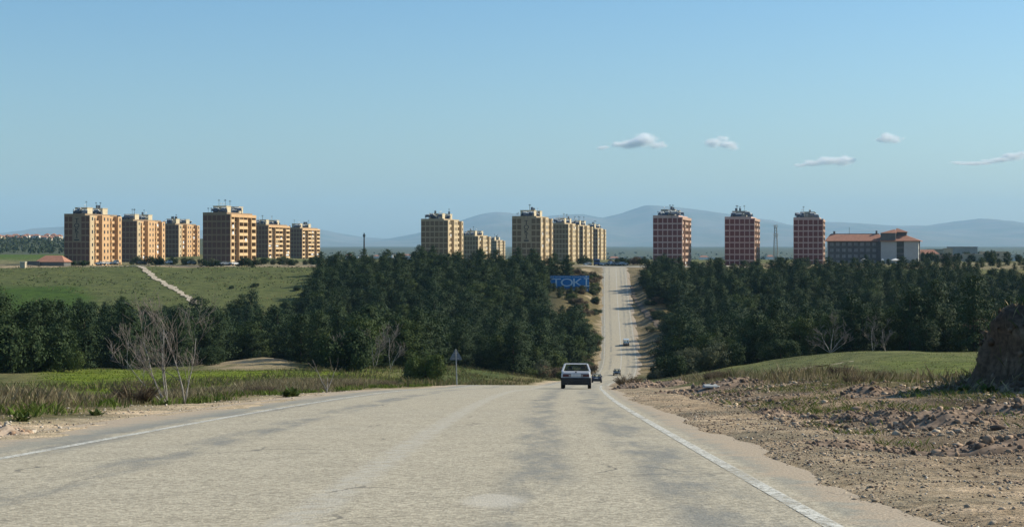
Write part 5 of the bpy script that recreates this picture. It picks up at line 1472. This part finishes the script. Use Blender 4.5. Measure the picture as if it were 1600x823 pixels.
def car(x, y, rz, col, label, style='sedan', group=None, W=1.62, cat='car', name='car', z=None, pitch=0.0):
    t = empty(name, (x, y, gzf(x, y) if z is None else z), rz)
    t.rotation_euler = (pitch, 0, rz)
    tag(t, label, cat, group)
    hw = W / 2
    if style == 'sedan':
        st = [(-2.04, .46, .86, .90), (-1.98, .40, .93, .96), (-1.75, .33, .965, .99), (-1.25, .26, .95, 1), (0.9, .26, .92, 1), (1.2, .30, .90, .99), (1.8, .36, .83, .97), (1.98, .44, .74, .90)]
        gh = dict(rb=-1.42, rt=-0.92, ft=0.28, fb=1.02, belt=.945, top=1.40)
        wh = (-1.22, 1.27)
    elif style == 'hatch':
        st = [(-1.86, .44, .86, .92), (-1.80, .36, .93, .97), (-1.4, .28, .95, 1), (0.9, .26, .92, 1), (1.3, .32, .88, .98), (1.75, .40, .78, .92), (1.86, .46, .68, .85)]
        gh = dict(rb=-1.78, rt=-1.38, ft=0.32, fb=1.05, belt=.93, top=1.43)
        wh = (-1.18, 1.22)
    else:   # van
        st = [(-2.1, .48, 1.02, .95), (-2.05, .40, 1.05, .99), (-1.2, .32, 1.06, 1), (1.0, .32, 1.04, 1), (1.5, .36, .98, .98), (1.95, .44, .85, .9), (2.02, .5, .75, .85)]
        gh = dict(rb=-2.04, rt=-1.92, ft=0.55, fb=1.25, belt=1.03, top=1.82)
        wh = (-1.3, 1.35)
    b = MB(); n = 12
    ring = lambda zb, zt, w: [(-w * .86, zb), (w * .86, zb), (w * .97, zb + .1), (w, zb + (zt - zb) * .45), (w * .99, zb + (zt - zb) * .72), (w * .95, zt - .03), (w * .88, zt), (-w * .88, zt), (-w * .95, zt - .03), (-w * .99, zb + (zt - zb) * .72), (-w, zb + (zt - zb) * .45), (-w * .97, zb + .1)]
    for (yy, zb, zt, k) in st:
        b.v += [(px_, yy, pz_) for px_, pz_ in ring(zb, zt, hw * k)]
    for i in range(len(st) - 1):
        for k in range(n):
            k2 = (k + 1) % n
            b.f.append((i * n + k, (i + 1) * n + k, (i + 1) * n + k2, i * n + k2))
    b.f.append(tuple(range(n))); b.f.append(tuple((len(st) - 1) * n + k for k in reversed(range(n))))
    b.build('body', col, t)
    g = gh; bw, tw = hw * 0.93, hw * 0.74
    if style == 'van': tw = hw * 0.86
    zb, zt = g['belt'] - 0.02, g['top']
    C = {}
    for sx in (-1, 1):
        C['rb', sx] = Vector((sx * bw, g['rb'], zb)); C['rt', sx] = Vector((sx * tw, g['rt'], zt - .05))
        C['ft', sx] = Vector((sx * tw, g['ft'], zt - .05)); C['fb', sx] = Vector((sx * bw, g['fb'], zb))
        f_ = 0.52
        C['mb', sx] = C['rb', sx].lerp(C['fb', sx], f_); C['mt', sx] = C['rt', sx].lerp(C['ft', sx], 0.5)
    b = MB()
    for sx in (-1, 1):
        b.bar(C['rb', sx], C['rt', sx], 0.075, 0.10); b.bar(C['fb', sx], C['ft', sx], 0.06, 0.07); b.bar(C['mb', sx], C['mt', sx], 0.06, 0.08)
        b.bar(C['rt', sx] - Vector((0, .03, 0)), C['ft', sx] + Vector((0, .03, 0)), 0.05, 0.06)
    b.build('pillars', col, t)
    b = MB()
    lo = [C['rt', -1], C['rt', 1], C['ft', 1], C['ft', -1]]
    lo = [Vector((p.x * 1.04, p.y + (-.04 if i < 2 else .04), p.z)) for i, p in enumerate(lo)]
    hi = [Vector((p.x * .88, p.y + (.07 if i < 2 else -.12), zt)) for i, p in enumerate(lo)]
    b.hexa(lo, hi)
    b.build('roof', col, t)
    def pane(name, quad, m=CARGLASS):
        q = [Vector(p) for p in quad]; cen = sum(q, Vector()) / 4
        q = [cen + (p - cen) * 0.985 for p in q]
        nrm = (q[1] - q[0]).cross(q[3] - q[0]).normalized() * 0.012
        MB().hexa([p - nrm for p in q], [p + nrm for p in q]).build(name, m, t)
    pane('rear_window', [C['rb', -1], C['rb', 1], C['rt', 1], C['rt', -1]])
    pane('windscreen', [C['fb', 1], C['fb', -1], C['ft', -1], C['ft', 1]])
    for sx in (-1, 1):
        a = (C['rb', sx], C['mb', sx], C['mt', sx], C['rt', sx]); c2 = (C['mb', sx], C['fb', sx], C['ft', sx], C['mt', sx])
        if style == 'van' : pane('side_panel', a, col)
        else: pane('side_window', a)
        pane('side_window', c2)
    for sx in (-1, 1):
        s = MB().box((sx * .36 - .24, -0.25, .5), (sx * .36 + .24, -.05, 1.05)).build('seat', SEATM, t)
        MB().box((sx * .36 - .13, -0.26, 1.08), (sx * .36 + .13, -.14, 1.26)).build('headrest', SEATM, s)
    r0 = 0.29
    for yy in wh:
        for sx in (-1, 1):
            cx = sx * (hw - 0.10)
            w = MB().lathe((cx - 0.085, yy, r0), (1, 0, 0), [(0, 0.16), (0, r0 - .03), (.025, r0), (.145, r0), (.17, r0 - .03), (.17, 0.16)], 16).build('wheel', TYRE, t)
            MB().lathe((cx + sx * 0.04, yy, r0), (sx, 0, 0), [(0, 0.165), (.03, .15), (.02, .05), (.045, .04), (.045, 0)], 12).build('rim', RIM, w)
            MB().lathe((sx * (hw - .012), yy, r0 + .03), (sx, 0, 0), [(0, r0 + .09), (.014, r0 + .085), (.013, 0)], 16).build('wheel_arch', PLASTIC, t)
    yr = st[0][0]
    MB().box((-hw * .985, yr - .07, .36), (hw * .985, yr + .22, .60)).box((-hw * .93, yr - .03, .20), (hw * .93, yr + .5, .357)).build('rear_bumper', PLASTIC, t)
    MB().box((-hw * .97, st[-1][0] - .2, .38), (hw * .97, st[-1][0] + .07, .60)).build('front_bumper', PLASTIC, t)
    for sx in (-1, 1):
        if style == 'sedan':
            l_ = MB().box((sx * (hw * .60) - .22, yr - .028, .645), (sx * (hw * .60) + .22, yr + .05, .80)).build('tail_light', RED_LAMP, t)
            MB().box((sx * (hw * .60) - sx * .16 - .05, yr - .034, .69), (sx * (hw * .60) - sx * .16 + .05, yr - .026, .74)).build('reversing_light', CLEAR_LAMP, l_)
        else:
            MB().box((sx * (hw * .80) - .09, yr - .03, .66), (sx * (hw * .80) + .09, yr + .06, .9 if style == 'hatch' else 1.15)).build('tail_light', RED_LAMP, t)
        MB().box((sx * hw * .66 - .17, st[-1][0] - .12, .60), (sx * hw * .66 + .17, st[-1][0] + .012, .735)).build('headlight', CLEAR_LAMP, t)
        mpos = C['fb', sx].lerp(C['ft', sx], .15)
        MB().box((mpos.x + sx * .05 - .08, mpos.y - .32, mpos.z - .03), (mpos.x + sx * .05 + .08, mpos.y - .22, mpos.z + .12)).bar((mpos.x - sx * .03, mpos.y - .25, mpos.z), (mpos.x + sx * .02, mpos.y - .25, mpos.z + .03), .05).build('wing_mirror', PLASTIC, t)
    MB().box((-.27, yr - .036, .68), (.27, yr - .004, .80)).build('number_plate', PLATE, t)
    if style == 'sedan':
        MB().box((-.30, yr - .012, .66), (.30, yr + .02, .85)).build('plate_recess', col, t)
        MB().lathe((0, yr + .02, .905), (0, -1, 0), [(0, .045), (.03, .04), (.03, 0)], 10).build('boot_badge', PLASTIC, t)
        MB().bar((-.5, g['rb'] + .1, zb + .05), (.5, g['rb'] + .1, zb + .05), .03).build('rear_shelf', SEATM, t)
    MB().tube([(-.45, yr - .03, .25), (-.45, yr + .4, .25)], [.03, .03], 8).build('exhaust', STEEL_M, t)
    return t
def slope(y): return math.atan((float(ROAD_D(y - 2)) - float(ROAD_D(y + 2))) / 4)
def head(y): return -math.atan((float(XC(y + 3)) - float(XC(y - 3))) / 6)
def road_car(px, y, col, label, style, coming=False, W=1.62, **kw):
    s = slope(y); r = head(y)
    z = EYE - float(ROAD_D(y)) + 0.01
    if coming: r += math.pi; s = -s
    return car(at(px, y), y, r, col, label, style, W=W, z=z, pitch=s, **kw)
WHITE_PK = paint('bright_white_car_paint', (0.8, 0.8, 0.8)); WHITE_P = paint('white_car_paint', (0.46, 0.475, 0.505)); BLUE_P = paint('blue_car_paint', (0.02, 0.045, 0.10)); DARK_P = paint('dark_car_paint', (0.02, 0.024, 0.03)); SILVER_P = paint('silver_car_paint', (0.42, 0.43, 0.44))
road_car(900.5, 90, WHITE_P, 'white boxy saloon seen from behind, driving just ahead', 'sedan', W=1.66)
road_car(932.5, 262, BLUE_P, 'dark blue hatchback below the crest, just beyond the white saloon', 'hatch')
road_car(964, 362, DARK_P, 'black car coming down at the bottom of the far climb', 'hatch', True)
road_car(978.5, 452, WHITE_P, 'white van halfway up the far climb', 'van', W=1.7, cat='van', name='van')
vr = random.Random(4)
# parked at the top of the climb and by the flats
for k, (px, y, st_, colr, lab) in enumerate([(918, 700, 'hatch', WHITE_P, 'white car parked left of the blue bus'), (940, 702, 'hatch', WHITE_P, 'white car parked just right of the blue bus'), (945, 706, 'sedan', SILVER_P, 'silver car parked second right of the blue bus'),
        (956, 705, 'van', WHITE_P, 'white van parked at the top of the road'), (962, 701, 'hatch', SILVER_P, 'silver car parked right of the white van at the top'), (969, 704, 'sedan', WHITE_P, 'white saloon parked above the end of the road'), (975, 707, 'hatch', WHITE_P, 'white car parked rightmost at the top of the road'),
        (156, 640, 'sedan', WHITE_P, 'white car at the foot of the lettered leftmost block'), (168, 641, 'hatch', WHITE_P, 'white car parked right of the first one at the lettered block'), (178, 642, 'van', SILVER_P, 'silver van parked by the lettered block'),
        (222, 641, 'hatch', DARK_P, 'dark car on the track below the second ochre block'), (264, 640, 'sedan', WHITE_P, 'white car below the third ochre block'), (300, 650, 'hatch', SILVER_P, 'silver car left of the tallest-looking ochre block'), (352, 624, 'sedan', SILVER_P, 'silver car before the tallest-looking ochre block'), (366, 624, 'hatch', WHITE_P, 'white car before the balconies of the tallest-looking block'),
        (1212, 640, 'van', WHITE_P, 'white van glimpsed through the pines below the lattice mast')]):
    car(at(px, y), y, vr.choice((1, -1)) * R(48) + vr.uniform(-.3, .3), WHITE_PK if colr is WHITE_P else colr, lab, st_, 'parked vehicles', cat='van' if st_ == 'van' else 'car', name='parked_van' if st_ == 'van' else 'parked_car', z=gzf(at(px, y), y) + (0.6 if px < 400 else 0.15))
def bus():
    y = 696; x = at(932, y)
    t = empty('bus', (x, y, gzf(x, y) + 0.1), -0.1); tag(t, 'blue bus standing at the top of the road', 'bus')
    m = paint('blue_bus_paint', (0.035, 0.09, 0.24))
    b = MB(); w, l, h = 1.22, 7.5, 2.75
    b.hexa([(-w, 0, .35), (w, 0, .35), (w, l, .35), (-w, l, .35)], [(-w, 0, h - .3), (w, 0, h - .3), (w, l, h - .3), (-w, l, h - .3)])
    b.hexa([(-w, 0, h - .297), (w, 0, h - .297), (w, l, h - .297), (-w, l, h - .297)], [(-w * .9, .15, h), (w * .9, .15, h), (w * .9, l - .15, h), (-w * .9, l - .15, h)])
    b.build('body', m, t)
    MB().box((-1.0, -.03, 1.45), (1.0, -.003, 2.4)).build('rear_window', WIN_M, t)
    for sx in (-1, 1):
        for k in range(5):
            MB().box((sx * 1.223 - (.02 if sx < 0 else 0), .4 + k * 1.38, 1.4), (sx * 1.223 + (.02 if sx > 0 else 0), 1.6 + k * 1.38, 2.3)).build('side_window', WIN_M, t)
        MB().box((sx * .95 - .12, -.04, .7), (sx * .95 + .12, -.003, 1.1)).build('tail_light', RED_LAMP, t)
        for yy in (1.5, 5.8):
            wv = MB().lathe((sx * 1.05 - .12, yy, .45), (1, 0, 0), [(0, .2), (0, .42), (.03, .45), (.21, .45), (.24, .42), (.24, .2)], 14).build('wheel', TYRE, t)
            MB().lathe((sx * 1.05 + sx * .08, yy, .45), (sx, 0, 0), [(0, .21), (.03, .18), (.03, 0)], 10).build('rim', RIM, wv)
    MB().box((-1.2, -.1, .35), (1.2, -.003, .62)).build('bumper', PLASTIC, t)
bus()

# white canopies by the tiled building
def canopy(px, y, w, lab):
    x = at(px, y); t = empty('canopy', (x, y, EYE - 8.2)); tag(t, lab, 'canopy')
    MB().bar((0, 0, -3), (0, 0, 3.0), .18).build('post', STEEL_M, t)
    MB().add([(-w, -w * .7, 3.3), (w, -w * .7, 3.3), (w, w * .7, 3.3), (-w, w * .7, 3.3), (0, 0, 4.2), (0, 0, 2.9)], [(0, 1, 4), (1, 2, 4), (2, 3, 4), (3, 0, 4), (1, 0, 5), (2, 1, 5), (3, 2, 5), (0, 3, 5)]).build('cover', WHITE_M, t)
canopy(1350, 745, 1.5, 'white tent-like canopy before the tiled building, left of three'); canopy(1379, 745, 0.7, 'smallest white canopy, between two larger ones'); canopy(1399, 745, 2.2, 'widest white canopy before the pale end block')

# ------------------------------------------------------------------ billboard
def billboard():
    y = 555.0; x0, x1 = at(859.5, y), at(920.5, y); zt = EYE - (430.5 - 390) * y / 2500; zb = EYE - (455.5 - 390) * y / 2500
    cx = (x0 + x1) / 2; w = x1 - x0; h = zt - zb
    zg = gzf(cx, y)
    t = empty('billboard', (cx, y, zg), 0.0); tag(t, 'blue roadside billboard with pale block letters, half sunk in the pines', 'billboard')
    o = zb - zg
    blue = pmat('blue_board', (0.016, 0.19, 0.48), (0.014, 0.165, 0.43), 0.5, 0.6); pale = pmat('pale_board_letters', (0.55, 0.68, 0.78), (0.48, 0.6, 0.7), 0.8, 0.6); strip_m = pmat('paler_blue_strip', (0.06, 0.12, 0.24), (0.05, 0.10, 0.2), 0.6, 0.6)
    MB().box((-w / 2, 0, o + h * .25), (w / 2, 0.2, o + h)).build('panel', blue, t)
    MB().box((-w / 2, -0.01, o), (w / 2, 0.2, o + h * .247)).build('lower_panel', strip_m, t)
    MB().box((-w / 2 - .1, -.06, o + h), (w / 2 + .1, .24, o + h + .12)).build('frame', DARK_STEEL, t)
    for k, ch in enumerate('TOK\u0130'):
        me = text_mesh('letter', ch, h * .72, pale, .03, 1.45 if ch != '\u0130' else 1.3)
        mesh_obj('letter', me, t, (-w / 2 + w * (.155, .43, .70, .93)[k], -.05, o + h * .33))
    mesh_obj('small_lettering', text_mesh('small_lettering', 'T.C. BA\u015eBAKANLIK TOPLU KONUT', h * .12, pale, .02, 1.25), t, (0, -.05, o + h * .88))
    for k in range(14):
        MB().box((-w * .08 + k * w * .04, -.03, o + h * .06), (-w * .08 + k * w * .04 + w * .022, -.012, o + h * (.16 if k % 3 else .13))).build('line_of_print', pale, t)
    for sx in (-.4, 0, .4):
        MB().bar((sx * w, .35, -.6), (sx * w, .35, o + h), .25).build('post', STEEL_M, t)
billboard()

# ------------------------------------------------------------------ road sign seen from behind
def sign():
    y = 108.0; x = at(714, y); z = gzf(x, y)
    t = empty('road_sign', (x, y, z)); tag(t, 'triangular road sign seen from behind on a leaning grey post', 'road sign')
    H = EYE + (390 - 545) * y / 2500 - z
    MB().tube([(0, 0, -.2), (-.05, 0, H * .6), (-.09, 0, H)], [.04, .04, .04], 8).build('post', STEEL_M, t)
    back = pmat('grey_sign_back', (0.13, 0.17, 0.21), (0.10, 0.13, 0.165), 2, 0.6)
    zt = H - .02; s = .36
    tri = [(-s - .08, zt - .72), (s - .08, zt - .72), (s + .05 - .08, zt - .66), (.05 - .08, zt), (-.05 - .08, zt), (-s - .05 - .08, zt - .66)]
    n = len(tri); b = MB()
    b.add([(p, .045, q) for p, q in tri] + [(p, .07, q) for p, q in tri], [tuple(range(n)), tuple(n + k for k in reversed(range(n)))] + [(k, n + k, n + (k + 1) % n, (k + 1) % n) for k in range(n)])
    pl = b.build('plate', back, t)
    for q in (.25, .62):
        MB().box((-.22 * (1 if q > .5 else .6) - .08, .036, zt - q - .02), (.22 * (1 if q > .5 else .6) - .08, .044, zt - q + .02)).build('bracket', STEEL_M, pl)
sign()
# pale slab of litter by the right verge
lt = MB().hexa([(-.42, -.2, 0), (.42, -.25, 0), (.4, .2, 0), (-.4, .25, 0)], [(-.35, -.18, .05), (.3, -.2, .03), (.4, .18, .10), (-.38, .2, .08)]).build('slab', pmat('pale_slab', (.34, .36, .36), (.27, .29, .29), 2), None, (at(1117, 55), 55, gzf(at(1117, 55), 55) + .08))
tag(lt, 'pale broken slab lying at the edge of the right verge', 'slab')

# ------------------------------------------------------------------ clouds
def cloud_mat():
    m = bpy.data.materials.new('cloud_vapour'); m.use_nodes = True; nt = m.node_tree; nt.nodes.clear()
    out = nd(nt, 'ShaderNodeOutputMaterial'); vol = nd(nt, 'ShaderNodeVolumePrincipled')
    vol.inputs['Color'].default_value = (1, 1, 1, 1); vol.inputs['Anisotropy'].default_value = 0.0
    tc = nd(nt, 'ShaderNodeTexCoord'); v = tc.outputs['Object']
    f = noise(nt, v, 1.9, 7, 0.66)
    ln = nd(nt, 'ShaderNodeVectorMath', operation='LENGTH'); nt.links.new(v, ln.inputs[0])
    fall = mth(nt, 'SUBTRACT', 1.0, ln.outputs['Value'])
    d = mth(nt, 'ADD', mth(nt, 'MULTIPLY', fall, 0.9), mth(nt, 'SUBTRACT', f, 0.72))
    dens = ramp(nt, d, 0.0, 0.6, 0.0, 0.04)
    nt.links.new(dens, vol.inputs['Density']); nt.links.new(vol.outputs[0], out.inputs['Volume'])
    return m
CLOUD_M = cloud_mat()
def cloud(lab, puffs, y=12000.0):
    px0, row0 = puffs[0][0], puffs[0][1]
    base = Vector((at(px0, y), y, EYE + (390 - row0) * y / 2500))
    t = empty('cloud', base); tag(t, lab, 'cloud'); t['kind'] = 'thing'
    bm = bmesh.new(); bmesh.ops.create_icosphere(bm, subdivisions=2, radius=1.0)
    me = bpy.data.meshes.new('puff'); bm.to_mesh(me); bm.free(); me.materials.append(CLOUD_M)
    rc = random.Random(int(px0))
    more = []
    for (px, row, w, h) in puffs:
        for _ in range(3):
            f = rc.uniform(.35, .6)
            more.append((px + rc.uniform(-.4, .4) * w, row - rc.uniform(-.12, .42) * h, w * f, h * f * 1.15))
    for (px, row, w, h) in list(puffs) + more:
        o = mesh_obj('puff', me, t, (at(px, y) - base.x, random.uniform(-80, 80), (row0 - row) * y / 2500))
        k = y / 2500
        o.scale = (w * k / 2 * 1.25, w * k / 2, h * k / 2 * 1.3)
        o.rotation_euler = (0, 0, 0)
cloud('largest white cloud, left of the row, with a tail to its left', [(1006, 219, 48, 26), (984, 226, 46, 18), (1026, 227, 28, 14), (963, 227, 24, 12), (940, 231, 22, 9)])
cloud('small white cloud right of the largest one', [(1118, 222, 36, 20), (1135, 227, 36, 15), (1149, 231, 20, 9)])
cloud('low wide white cloud above the third red block', [(1318, 252, 40, 18), (1293, 252, 44, 16), (1268, 256, 40, 12), (1250, 259, 20, 8)])
cloud('small white cloud highest on the right', [(1390, 216, 38, 18), (1376, 219, 24, 10), (1404, 219, 22, 11)])
cloud('faint low cloud streak at the right edge', [(1588, 244, 44, 16), (1560, 250, 46, 9), (1525, 255, 70, 7)])
# ------------------------------------------------------------------ air
hz = MB().box((-19000, -400, -12), (19000, 32500, 1000)).build('haze')
hm = bpy.data.materials.new('haze_air'); hm.use_nodes = True
hn = hm.node_tree; hn.nodes.clear()
ho = hn.nodes.new('ShaderNodeOutputMaterial'); hv = hn.nodes.new('ShaderNodeVolumePrincipled')
hv.inputs['Color'].default_value = (0.43, 0.72, 1.0, 1)
hv.inputs['Density'].default_value = 0.000040
hv.inputs['Anisotropy'].default_value = 0.0
hn.links.new(hv.outputs[0], ho.inputs['Volume'])
hz.data.materials.append(hm)
hz['kind'] = 'stuff'; hz['label'] = 'thin pale blue haze over the plain'
